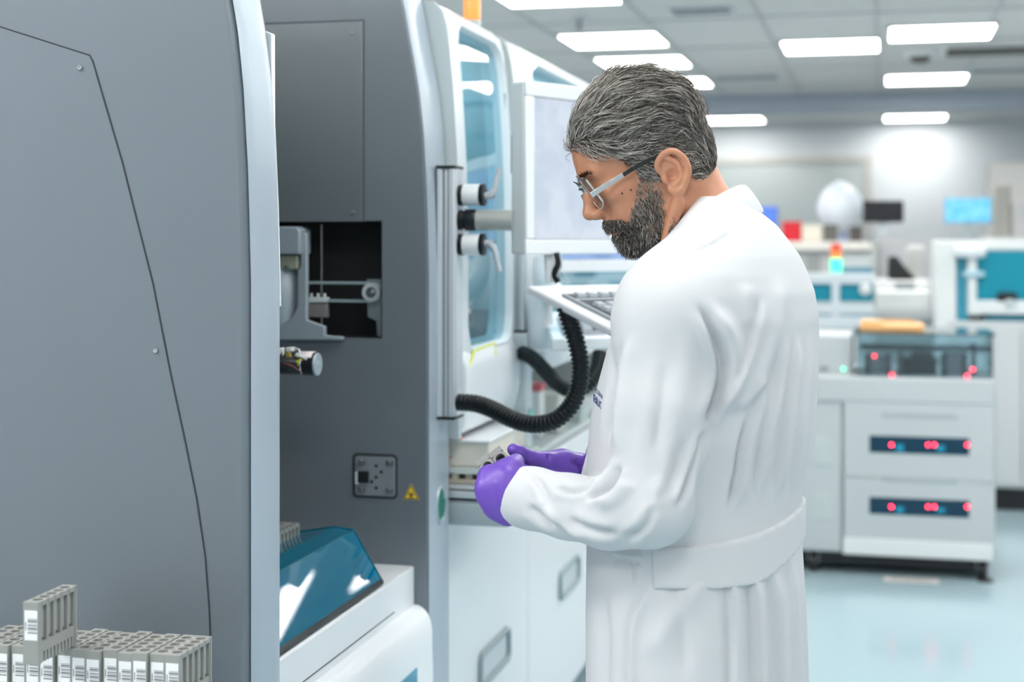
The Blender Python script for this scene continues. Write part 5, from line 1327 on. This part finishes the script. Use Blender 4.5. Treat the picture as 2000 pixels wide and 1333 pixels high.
# ---- glasses
GL = bpy.data.objects.new('glasses', None); COL.objects.link(GL); GL.parent = MAN
GL.location = toW(H2M((100, 0, 30))) - np.array(MAN.location)
def hw(f, s, u): return Vector(toW(H2M((f + 10 * abs(s) / 76, s, u + 5 * abs(s) / 76))))
for s in (1, -1):
    tp = [hw(-14, s * 78, 27), hw(0, s * 79, 29), hw(20, s * 78, 31.5), hw(45, s * 76, 31)]
    def bar(P, w0, w1, h0, h1, m, nm):
        mb = MB(); n = len(P)
        for i in range(n - 1):
            ax = (P[i + 1] - P[i]) / 2; c = (P[i + 1] + P[i]) / 2; hh = h0 + (h1 - h0) * (i + .5) / (n - 1)
            mb.obox(c, ax * 1.03, Vector(toW(LF)) * (w0 / 2000), Vector(toW(UP)) * (hh / 2000))
        return obj(nm, mb, m, GL, bevel=.0006)
    bar(tp + [hw(62, s * 74, 29.5)], 3.2, 3.2, 4.5, 6.0, mat('temple_black', (.012, .012, .014, 1), .35), 'temple')
    bar([hw(61, s * 74.2, 29.6), hw(80, s * 72.5, 28), hw(97, s * 71, 26.5), hw(113, s * 66, 25)], 3.2, 3.4, 6.5, 8.0, mat('temple_silver', (.55, .57, .58, 1), .28, metal=.6), 'temple_front')
    # lens
    def lp(a, b):      # a: 0..1 outwards, b: 0..1 upwards
        s_ = 8 + 56 * a; u_ = 3 + 50 * b
        u_ = 30 + (u_ - 30) * (1 - .25 * abs(2 * a - 1) ** 3)
        return hw(112.5 + .19 * (u_ - 3) - .0035 * (s_ - 8) ** 2, s * s_, u_)
    lens = [[lp(i / 12, j / 8) for i in range(13)] for j in range(9)]
    obj('lens', MB().grid(lens), glass('lens_clear', (.93, .96, .97, 1), .05, .01), GL, smooth=True)
    rim = [lp(i / 12, 1) for i in range(13)] ; low = [lp(i / 12, 0) for i in range(13)]; sd = [lp(1, j / 8) for j in range(9)]; si = [lp(0, j / 8) for j in range(9)]
    obj('rim', MB().tube(rim, .0014, 8), mat('rim_dark', (.05, .06, .06, 1), .3), GL, smooth=True)
    obj('rim', MB().tube(low, .0012, 8).tube(sd, .0017, 8).tube(si, .0012, 8), mat('rim_silver', (.62, .65, .66, 1), .25, metal=.5), GL, smooth=True)
obj('bridge', MB().tube(crom([hw(120, 8, 40), hw(126, 0, 43), hw(120, -8, 40)], 6), .0015, 8), mat('rim_dark', (.05, .06, .06, 1), .3), GL, smooth=True)

# ---- coat
th_ = math.radians(25)
ef = np.array([-math.cos(th_), math.sin(th_)]); el = np.array([-math.sin(th_), -math.cos(th_)])
TD = 2.10
#       v,   uL,  uR,  lateral half width
prof = [(385, 1372, 1452, .052), (405, 1345, 1478, .075), (440, 1318, 1524, .115), (470, 1292, 1549, .143), (500, 1275, 1572, .165), (535, 1250, 1588, .183), (570, 1232, 1600, .193), (620, 1206, 1606, .20), (680, 1188, 1604, .198),
        (740, 1173, 1600, .192), (790, 1162, 1595, .187), (830, 1156, 1590, .183), (880, 1152, 1580, .178), (930, 1150, 1570, .175), (985, 1150, 1564, .175), (1050, 1150, 1566, .18), (1110, 1149, 1570, .186), (1180, 1148, 1575, .19),
        (1260, 1148, 1579, .195), (1333, 1148, 1582, .20), (1500, 1146, 1592, .21), (1700, 1142, 1602, .22)]
zz = []; cc = []; AA = []; BB = []
for v, l, r, b in prof:
    w = (r - l) / 2 * TD / FPX; c = MF((l + r) / 2, v, TD)
    a = math.sqrt(max((w * w - (b * math.sin(th_)) ** 2), .03 ** 2)) / math.cos(th_)
    zz.append(c[2]); cc.append(c[0]); AA.append(a); BB.append(b)
zz, cc, AA, BB = [np.array(x)[::-1] for x in (zz, cc, AA, BB)]
ct = SDF((-.33, 1.72, .50), (.60, 2.56, 1.58), .0037)
zt0, zt1 = zz[0] + .0, zz[-1]
def torso(X, Y, Z, off=0.):
    zc = np.clip(Z, zz[0], zz[-1])
    a = np.interp(zc, zz, AA) + off; b = np.interp(zc, zz, BB) + off; c = np.interp(zc, zz, cc)
    x = X - c; y = Y - TD
    p = x * ef[0] + y * ef[1]; q = x * el[0] + y * el[1]
    k = (np.abs(p / a) ** 2.25 + np.abs(q / b) ** 2.25) ** (1 / 2.25)
    d = (k - 1) * np.minimum(a, b) * .92
    return np.maximum(d, np.maximum(Z - zt1, zz[0] + .03 - Z))
ct.fun(torso, ct.lo, ct.lo + ct.h * ct.n, .001)
# near shoulder, arm and cuff
C = lambda u, v, D, rp: (MF(u, v, D), rp * D / FPX)
ct.ell(MF(1318, 590, 1.985), (.07, .075, .058), .05)
ct.chain([C(1330, 585, 2.0, 80), C(1304, 640, 1.955, 92)], .04)
ct.chain([C(1304, 640, 1.955, 90), C(1293, 800, 1.93, 90), C(1268, 985, 1.91, 82)], .012)
ct.chain([C(1268, 985, 1.91, 80), C(1190, 1003, 1.925, 66), C(1110, 990, 1.955, 59), C(1040, 974, 1.985, 56), C(985, 966, 2.005, 53)], .018)
# far shoulder and arm
ct.ell(MF(1455, 590, 2.24), (.07, .075, .058), .05)
ct.chain([C(1440, 640, 2.27, 88), C(1360, 820, 2.30, 78), C(1270, 950, 2.28, 68), C(1200, 926, 2.215, 50), C(1128, 908, 2.182, 48)], .02)
ct.fun(lambda X, Y, Z: Z * 0 + (X - MF(1139, 912, 2.2)[0]) * 0 + 1, (0, 0, 0), (0, 0, 0))
def hitF(u, v, field=None, D0=1.75, D1=2.5):
    q = MF(u, v, 1.0); n_ = 900; Ds = np.linspace(D0, D1, n_); v_ = (field or ct).samp(q[None] * 0 + np.stack([q[0] * Ds, Ds, CH + (q[2] - CH) * Ds], 1))
    i = np.argmax(v_ < 0); return Ds[i] if v_[i] < 0 else None
# creases, soft ridges and stitched pleats of the cloth, traced on the near side of the coat: (line, kind, width, height mm)
FOLDS = [
    ([(1358, 590), (1384, 628), (1404, 680), (1410, 730), (1396, 785), (1374, 840)], 'c', 13, 9), ([(1376, 838), (1356, 895), (1338, 950), (1322, 1000)], 'c', 9, 7),
    ([(1392, 600), (1424, 650), (1440, 705), (1432, 760), (1404, 815)], 'r', 22, 7),
    ([(1492, 572), (1484, 622), (1470, 672), (1452, 718), (1426, 765), (1400, 806)], 'p', 9, 4),
    ([(1340, 502), (1390, 478), (1434, 450)], 'c', 5, 2.5),
    ([(1462, 552), (1456, 600), (1462, 645)], 'r', 18, 2.5), ([(1526, 530), (1518, 640), (1494, 715), (1452, 790)], 'r', 20, 4),
    ([(1530, 640), (1522, 740), (1498, 850), (1478, 985)], 'p', 11, 6), ([(1556, 640), (1552, 740), (1534, 860), (1512, 985)], 'p', 10, 6), ([(1580, 640), (1576, 740), (1562, 860), (1542, 985)], 'p', 9, 5),
    ([(1502, 740), (1474, 830), (1450, 920), (1434, 1000)], 'p', 12, 5), ([(1466, 810), (1448, 870), (1438, 940), (1420, 1005)], 'c', 8, 4), ([(1440, 800), (1470, 770), (1498, 735)], 'r', 12, 4),
    ([(1590, 700), (1586, 820), (1568, 960)], 'r', 8, 4),
    ([(1244, 640), (1226, 740), (1214, 850), (1206, 905)], 'r', 20, 5), ([(1216, 655), (1204, 740), (1194, 820), (1186, 880)], 'c', 10, 5), ([(1342, 640), (1336, 740), (1326, 840), (1312, 900)], 'r', 24, 3),
    ([(1298, 700), (1290, 800), (1276, 900)], 'c', 18, 2.5), ([(1332, 850), (1318, 920), (1288, 985)], 'c', 14, 4), ([(1300, 930), (1270, 1000), (1235, 1040)], 'r', 20, 3),
    ([(1140, 972), (1168, 966), (1198, 946), (1212, 905)], 'c', 9, 7), ([(1150, 948), (1186, 930), (1204, 890)], 'r', 12, 5), ([(1160, 990), (1204, 974), (1234, 935)], 'r', 15, 6),
    ([(1085, 952), (1120, 962), (1158, 950)], 'c', 8, 4.5), ([(1030, 985), (1056, 1010), (1088, 1036)], 'c', 11, 5), ([(1040, 925), (1058, 950), (1078, 988)], 'c', 10, 4), ([(1108, 1012), (1150, 1034), (1210, 1044)], 'c', 11, 5),
    ([(1062, 990), (1100, 1022), (1150, 1052)], 'r', 12, 4), ([(1216, 1058), (1256, 1030), (1280, 985)], 'c', 12, 4),
    ([(1462, 1092), (1474, 1150), (1480, 1240), (1482, 1333), (1484, 1460)], 'p', 12, 7), ([(1424, 1092), (1430, 1160), (1434, 1250), (1434, 1333), (1436, 1460)], 'p', 10, 5), ([(1506, 1090), (1520, 1200), (1526, 1333), (1528, 1460)], 'p', 14, 7),
    ([(1540, 1060), (1550, 1180), (1558, 1333), (1560, 1460)], 'p', 11, 6), ([(1560, 1050), (1566, 1180), (1574, 1333)], 'r', 7, 4),
    ([(1272, 1142), (1250, 1185), (1236, 1228), (1232, 1290), (1232, 1400)], 'p', 7, 4), ([(1192, 1080), (1225, 1090), (1260, 1092)], 'p', 7, 4), ([(1238, 1094), (1240, 1150)], 'c', 5, 2),
    ([(1400, 1110), (1350, 1165), (1300, 1230), (1262, 1300)], 'r', 26, 4), ([(1300, 1110), (1330, 1200), (1340, 1330)], 'c', 26, 3), ([(1176, 1150), (1182, 1250), (1180, 1400)], 'c', 18, 4)]
def add_folds(V, F):
    fn = np.cross(V[F[:, 2]] - V[F[:, 0]], V[F[:, 3]] - V[F[:, 1]]); N = np.zeros_like(V)
    for i in range(4): np.add.at(N, F[:, i], fn)
    N /= np.maximum(np.linalg.norm(N, axis=1, keepdims=True), 1e-12)
    U = 1000 + FPX * V[:, 0] / V[:, 1]; Q = 470 + FPX * (CH - V[:, 2]) / V[:, 1]
    vd = V - np.array([0, 0, CH]); vd /= np.linalg.norm(vd, axis=1, keepdims=True)
    near = np.clip(-(N * vd).sum(1) * 2.2, 0, 1); H = np.zeros(len(V))
    for line, kind, w, h in FOLDS:
        P = [np.array((p.x, p.y)) for p in crom([(a, b, 0) for a, b in line], 6)]
        L = [0.]
        for a, b in zip(P, P[1:]): L.append(L[-1] + np.linalg.norm(b - a))
        P_ = np.array(P); m = (U > P_[:, 0].min() - 4 * w) & (U < P_[:, 0].max() + 4 * w) & (Q > P_[:, 1].min() - 4 * w) & (Q < P_[:, 1].max() + 4 * w) & (near > 0)
        ii = np.where(m)[0]
        if not len(ii): continue
        bd = np.full(len(ii), 1e9); sd = np.zeros(len(ii)); tt = np.zeros(len(ii))
        for k, (a, b) in enumerate(zip(P, P[1:])):
            e = b - a; l2 = e @ e; x, y = U[ii] - a[0], Q[ii] - a[1]
            t = np.clip((x * e[0] + y * e[1]) / l2, 0, 1); dx, dy = x - t * e[0], y - t * e[1]; d = np.hypot(dx, dy)
            c = d < bd; bd[c] = d[c]; sd[c] = (np.sign(e[0] * y - e[1] * x) * d)[c]; tt[c] = ((L[k] + t * (L[k + 1] - L[k])) / L[-1])[c]
        tap = np.clip(np.minimum(tt / .22, (1 - tt) / .22), 0, 1); tap = tap * tap * (3 - 2 * tap)
        if kind == 'c': p = -np.exp(-(sd / (w * .55)) ** 2) + .45 * np.exp(-((np.abs(sd) - 1.5 * w) / (.8 * w)) ** 2)
        elif kind == 'r': p = np.exp(-(sd / (w * .8)) ** 2)
        else:
            x = sd / w; p = np.where(x < 0, np.exp(-(x / 1.8) ** 2) * .75, .75 - 1.25 * np.clip(x / .7, 0, 1)); p = np.where(x > .7, -.5 * np.exp(-((x - .7) / 1.3) ** 2), p)
        H[ii] += p * tap * h * (.0019 if kind == 'p' else .0014) * near[ii]
    return V + N * H[:, None]
# cuffs: cut the sleeve ends square and hollow them
def cutend(c, n_, ri, lo, hi):
    n_ = np.array(n_, float); n_ /= np.linalg.norm(n_)
    ct.fun(lambda X, Y, Z: (X - c[0]) * n_[0] + (Y - c[1]) * n_[1] + (Z - c[2]) * n_[2], lo, hi, .003, 'i')
    ct.cone(c + n_ * .02, ri, c - n_ * .03, ri * .95, .003, 's')
w1 = MF(994, 969, 2.0); w1d = MF(960, 962, 2.015) - MF(1040, 974, 1.985)
w2 = MF(1137, 911, 2.185); w2d = np.array((-1., .05, .28))
cutend(w1, w1d, .0315, w1 - .075, w1 + .075); cutend(w2, w2d, .0255, w2 - .07, w2 + .06)
CTV, CTF = ct.mesh(2); CTV = add_folds(CTV, CTF)
coat = np_obj('lab_coat', CTV, CTF, COAT, MAN)
# belt: follows the coat a few millimetres out
bl = SDF(ct.lo, ct.lo + ct.h * (ct.n - 1), ct.h)
zb0 = MF(1400, 1046, TD)[2]
def beltf(X, Y, Z):
    d = torso(X, Y, Z, .0055)
    zc = np.interp(X, [MF(1200, 0, TD)[0], MF(1320, 0, TD)[0], MF(1450, 0, TD)[0], MF(1565, 0, TD)[0]], [MF(0, 1062, TD)[2], MF(0, 1055, TD)[2], MF(0, 1046, TD)[2], MF(0, 1012, TD)[2]])
    hh = np.interp(X, [MF(1320, 0, TD)[0], MF(1450, 0, TD)[0], MF(1565, 0, TD)[0]], [.027, .033, .026])
    d = np.maximum(d, np.abs(Z - zc) - hh)
    return np.maximum(d, (MF(1252, 0, TD)[0] - X))
bl.fun(beltf, (-.0, 1.75, .95), (.60, 2.5, 1.2), .001)
BV, BF = bl.mesh(1)
np_obj('belt', BV, BF, COAT, coat)
# collar: folded band round the neck
def ring(pts, n=20): return crom(pts, n // 4)
top = [(1266, 512, 2.06), (1300, 468, 2.05), (1345, 419, 2.045), (1400, 382, 2.06), (1440, 363, 2.10), (1452, 362, 2.14), (1440, 372, 2.19), (1400, 395, 2.22), (1350, 430, 2.22), (1300, 480, 2.19), (1262, 520, 2.15)]
bot = [(1262, 560, 2.05), (1300, 535, 2.025), (1350, 505, 2.015), (1408, 470, 2.03), (1455, 432, 2.075), (1478, 414, 2.14), (1462, 425, 2.21), (1410, 450, 2.25), (1350, 480, 2.26), (1295, 525, 2.22), (1256, 565, 2.17)]
T_ = crom([toW(MF(*t)) for t in top], 6); B_2 = crom([toW(MF(*t)) for t in bot], 6)
rows = []
for a, b in zip(T_, B_2):
    out = (b - a); rows.append([a + out * .95 + Vector((0, 0, -.004)), a + out * .5, a + out * .12 + Vector((0, 0, .001))])
nk = Vector(toW(MF(1385, 450, 2.12)))
rows = []
for a, b in zip(T_, B_2):
    rad = Vector((a.x - nk.x, a.y - nk.y, 0)); rad.normalize()
    inn = a - rad * .004
    rows.append([b + rad * .012, b.lerp(a, .35) + rad * .012, b.lerp(a, .75) + rad * .008, a + rad * .003 + Vector((0, 0, .001)), inn + Vector((0, 0, -.001)), inn - rad * .002 + (b - a) * .45, inn - rad * .002 + (b - a) * .8])
obj('collar', MB().grid(rows), COAT, coat, smooth=True, solid=.0022, sub=1)
# embroidered lettering on the chest
NAVY = mat('embroidery_blue', (.03, .05, .22, 1), .6)
def chest_text(s_, u0, v0, u1, v1, hpx, name):
    vs, fs = text_mesh(s_, 1.0); xs = [q[0] for q in vs]; x0, x1 = min(xs), max(xs); ys = max(q[1] for q in vs)
    mb = MB(); out = []
    for x, y, z in vs:
        t = (x - x0) / (x1 - x0); u = u0 + (u1 - u0) * t ** .8; v = v0 + (v1 - v0) * t ** .8 - y / .75 * hpx
        D = hitF(u, v); D = D if D else 2.06
        out.append(toW(MF(u, v, D - .0048)))
    mb.add(out, fs); return obj(name, mb, NAVY, coat, recalc=False)
chest_text('CLÍNICA', 1162, 765, 1182.5, 787, 9, 'lettering')
chest_text('BLICA', 1159, 784, 1180, 807, 16, 'lettering')
# patch pocket on the chest/front and hip opening edges are seams in the cloth; add a button line inside the front edge
# ---- trousers and shoes (below the photo)
leg = SDF((-.25, 1.8, .05), (.60, 2.45, .80), .008)
lat = np.array([el[0], el[1], 0]); fwd3 = np.array([ef[0], ef[1], 0])
pel = MF(1372, 1333, TD); base = np.array([pel[0], TD, 0])
for s in (1, -1):
    hip = base + lat * .09 * s + np.array([0, 0, .78]); kn = base + lat * .10 * s + fwd3 * .02 + np.array([0, 0, .48]); an = base + lat * .10 * s - fwd3 * .01 + np.array([0, 0, .10])
    leg.chain([(hip, .085), (kn, .066), (an, .054)], .03)
LV, LFc = leg.mesh(1)
np_obj('trousers', LV, LFc, mat('trouser_grey', (.10, .11, .14, 1), .8, bump=.1, bscale=500), MAN)
for s in (1, -1):
    sh = SDF((-.45, 1.6, -.01), (.7, 2.7, .16), .006); an = base + lat * .10 * s
    sh.chain([(an - fwd3 * .05 + np.array([0, 0, .045]), .042), (an + fwd3 * .08 + np.array([0, 0, .04]), .045), (an + fwd3 * .17 + np.array([0, 0, .032]), .034)], .02)
    sh.cone(an + np.array([0, 0, .05]), .045, an + np.array([0, 0, .12]), .05, .02)
    sh.fun(lambda X, Y, Z: .002 - Z, sh.lo, sh.lo + sh.h * sh.n, .002, 'i')
    SV, SF = sh.mesh(1); np_obj('shoe', SV, SF, mat('shoe_white', (.70, .70, .70, 1), .5), MAN)

# ---- gloved hands
g1 = SDF((-.12, 1.86, .98), (.08, 2.20, 1.22), .0016)
def gc(S, pts, k=.006, op='u'): S.chain([C(*t) for t in pts], k, op)
W1 = (1012, 969, 1.995, 44)
for K_, r0 in (((953, 932, 1.995), 19), ((948, 953, 1.985), 20), ((953, 974, 1.985), 20), ((966, 991, 1.99), 19)):
    gc(g1, [W1, (990, 950 + (K_[1] - 950) * .6, 1.99, 30), (K_[0], K_[1], K_[2], r0)], .014)
gc(g1, [(1020, 990, 1.995, 26), (990, 1005, 1.99, 18), (968, 996, 1.99, 16)], .012)
gc(g1, [(1040, 973, 1.99, 44), W1], .01)
# fingers curl round behind the palm, under the racks
fing = [[(953, 932, 1.995, 18), (946, 938, 2.03, 14), (958, 934, 2.062, 13), (975, 934, 2.075, 12)], [(948, 953, 1.985, 18), (946, 955, 2.03, 14), (959, 950, 2.066, 13.5), (980, 946, 2.078, 12)],
        [(953, 974, 1.985, 18), (947, 970, 2.03, 14), (962, 957, 2.062, 13), (984, 952, 2.072, 12)], [(966, 991, 1.99, 16), (958, 990, 2.026, 12.5), (972, 977, 2.052, 11.5), (988, 971, 2.060, 10.5)]]
for q in fing: gc(g1, q, .004)
# thumb lying over the racks
gc(g1, [(985, 930, 1.99, 24), (1000, 913, 2.0, 17), (1008, 903, 2.015, 14)], .010); gc(g1, [(1000, 913, 2.0, 16), (1008, 902, 2.02, 14), (1012, 902, 2.045, 12)], .004)
gc(g1, [(955, 925, 2.0, 14), (985, 917, 2.005, 15), (1003, 910, 2.01, 14)], .010)
for (a, b) in (((968, 945), (974, 985)), ((985, 925), (992, 1000))): gc(g1, [(a[0], a[1], hitF(a[0], a[1], g1) or 1.97, 2.2), (b[0], b[1], hitF(b[0], b[1], g1) or 1.97, 1.6)], .004)
GV, GF = g1.mesh(1); np_obj('glove', GV, GF, GLOVE, MAN)
g2 = SDF((-.06, 2.02, 1.06), (.16, 2.30, 1.24), .0016)
gc(g2, [(1152, 917, 2.205, 27), (1128, 914, 2.185, 26), (1100, 911, 2.17, 28), (1074, 909, 2.155, 24)], .012)
gc(g2, [(1106, 920, 2.17, 22), (1072, 918, 2.15, 19)], .012)
gc(g2, [(1138, 917, 2.185, 25.5), (1147, 919, 2.19, 26)], .004)
gc(g2, [(1098, 902, 2.165, 22), (1062, 902, 2.14, 16.5), (1034, 894, 2.125, 14)], .010); gc(g2, [(1034, 894, 2.125, 14), (1015, 884, 2.115, 13), (1003, 879, 2.11, 12.5)], .005)
fing = [[(1072, 912, 2.165, 17), (1045, 916, 2.19, 13.5), (1018, 914, 2.19, 12.5), (1000, 906, 2.18, 11.5)], [(1072, 920, 2.16, 17), (1044, 927, 2.185, 13.5), (1014, 926, 2.188, 12.5), (994, 918, 2.178, 11.5)],
        [(1074, 925, 2.15, 16), (1046, 936, 2.170, 13), (1018, 937, 2.172, 12), (998, 930, 2.165, 11)], [(1078, 926, 2.14, 14), (1052, 941, 2.150, 11.5), (1030, 944, 2.150, 10.5), (1012, 938, 2.147, 10)]]
for q in fing: gc(g2, q, .004)
for i in range(7):
    u_ = 1040 + i * 5.5; v_ = 884 + i * .9; D_ = hitF(u_, v_ + 4, g2) or 2.1
    gc(g2, [(u_, v_ - 2, D_ + .010, 1.8), (u_ + 4, v_ + 12, D_, 1.2)], .003)
for a, b in (((1072, 892), (1052, 918)), ((1128, 900), (1140, 930)), ((1118, 902), (1134, 912))):
    D1_, D2_ = hitF(a[0], a[1], g2), hitF(b[0], b[1], g2)
    if D1_ and D2_: gc(g2, [(a[0], a[1], D1_, 3), (b[0], b[1], D2_, 2)], .004, 's')
GV, GF = g2.mesh(1); np_obj('glove', GV, GF, GLOVE, MAN)
# ---- racks in the hands
Lx = np.array((.58, -.38, -.68)); Lx /= np.linalg.norm(Lx); Wx = np.array((.83, .05, .55)); Wx -= Lx * (Wx @ Lx); Wx /= np.linalg.norm(Wx); Nx = np.cross(Wx, Lx)
if Nx[1] > 0: Nx = -Nx
for i, (u, v, D, sw, lab) in enumerate(((939, 894, 2.085, 0, 'grey sample rack held in the purple gloves, the lower of the two'), (964, 879, 2.092, 0, 'grey sample rack held in the purple gloves, the upper of the two'))):
    c = copy_tree(RK); c['label'] = lab; c['group'] = 'sample racks held in the gloves'
    topc = MF(u, v, D)
    org = topc - Nx * RH - Wx * RW / 2
    X, Y, Z = Vector(toW(Wx)), Vector(toW(Lx)), Vector(toW(Nx))
    if X.cross(Y).dot(Z) < 0: X = -X; org = org + Wx * RW
    M = Matrix((X, Y, Z)).transposed().to_4x4(); M.translation = Vector(toW(org)); c.matrix_world = M
# ------------------------------------------------------------------ camera, world, view
cam = bpy.data.cameras.new('camera'); co = bpy.data.objects.new('camera', cam); COL.objects.link(co)
co.location = (0, 0, CH); co.rotation_euler = (math.radians(90), 0, YAW)
cam.sensor_width = 36; cam.lens = FPX / 2000 * 36; cam.shift_y = -(1333 / 2 - 470) / 2000
cam.clip_start = .05; cam.clip_end = 60
cam.dof.use_dof = True; cam.dof.focus_distance = 2.12; cam.dof.aperture_fstop = 3.4
scene.camera = co
wd_ = bpy.data.worlds.new('world'); scene.world = wd_; wd_.use_nodes = True
wd_.node_tree.nodes['Background'].inputs[0].default_value = (.8, .86, .95, 1); wd_.node_tree.nodes['Background'].inputs[1].default_value = .05
vs_ = scene.view_settings
vs_.view_transform = 'Standard'; vs_.look = 'None'; vs_.gamma = 1; vs_.use_curve_mapping = False
vs_.exposure = 0.5
scene.cycles.use_denoising = True
scene.cycles.max_bounces = 10; scene.cycles.transparent_max_bounces = 24
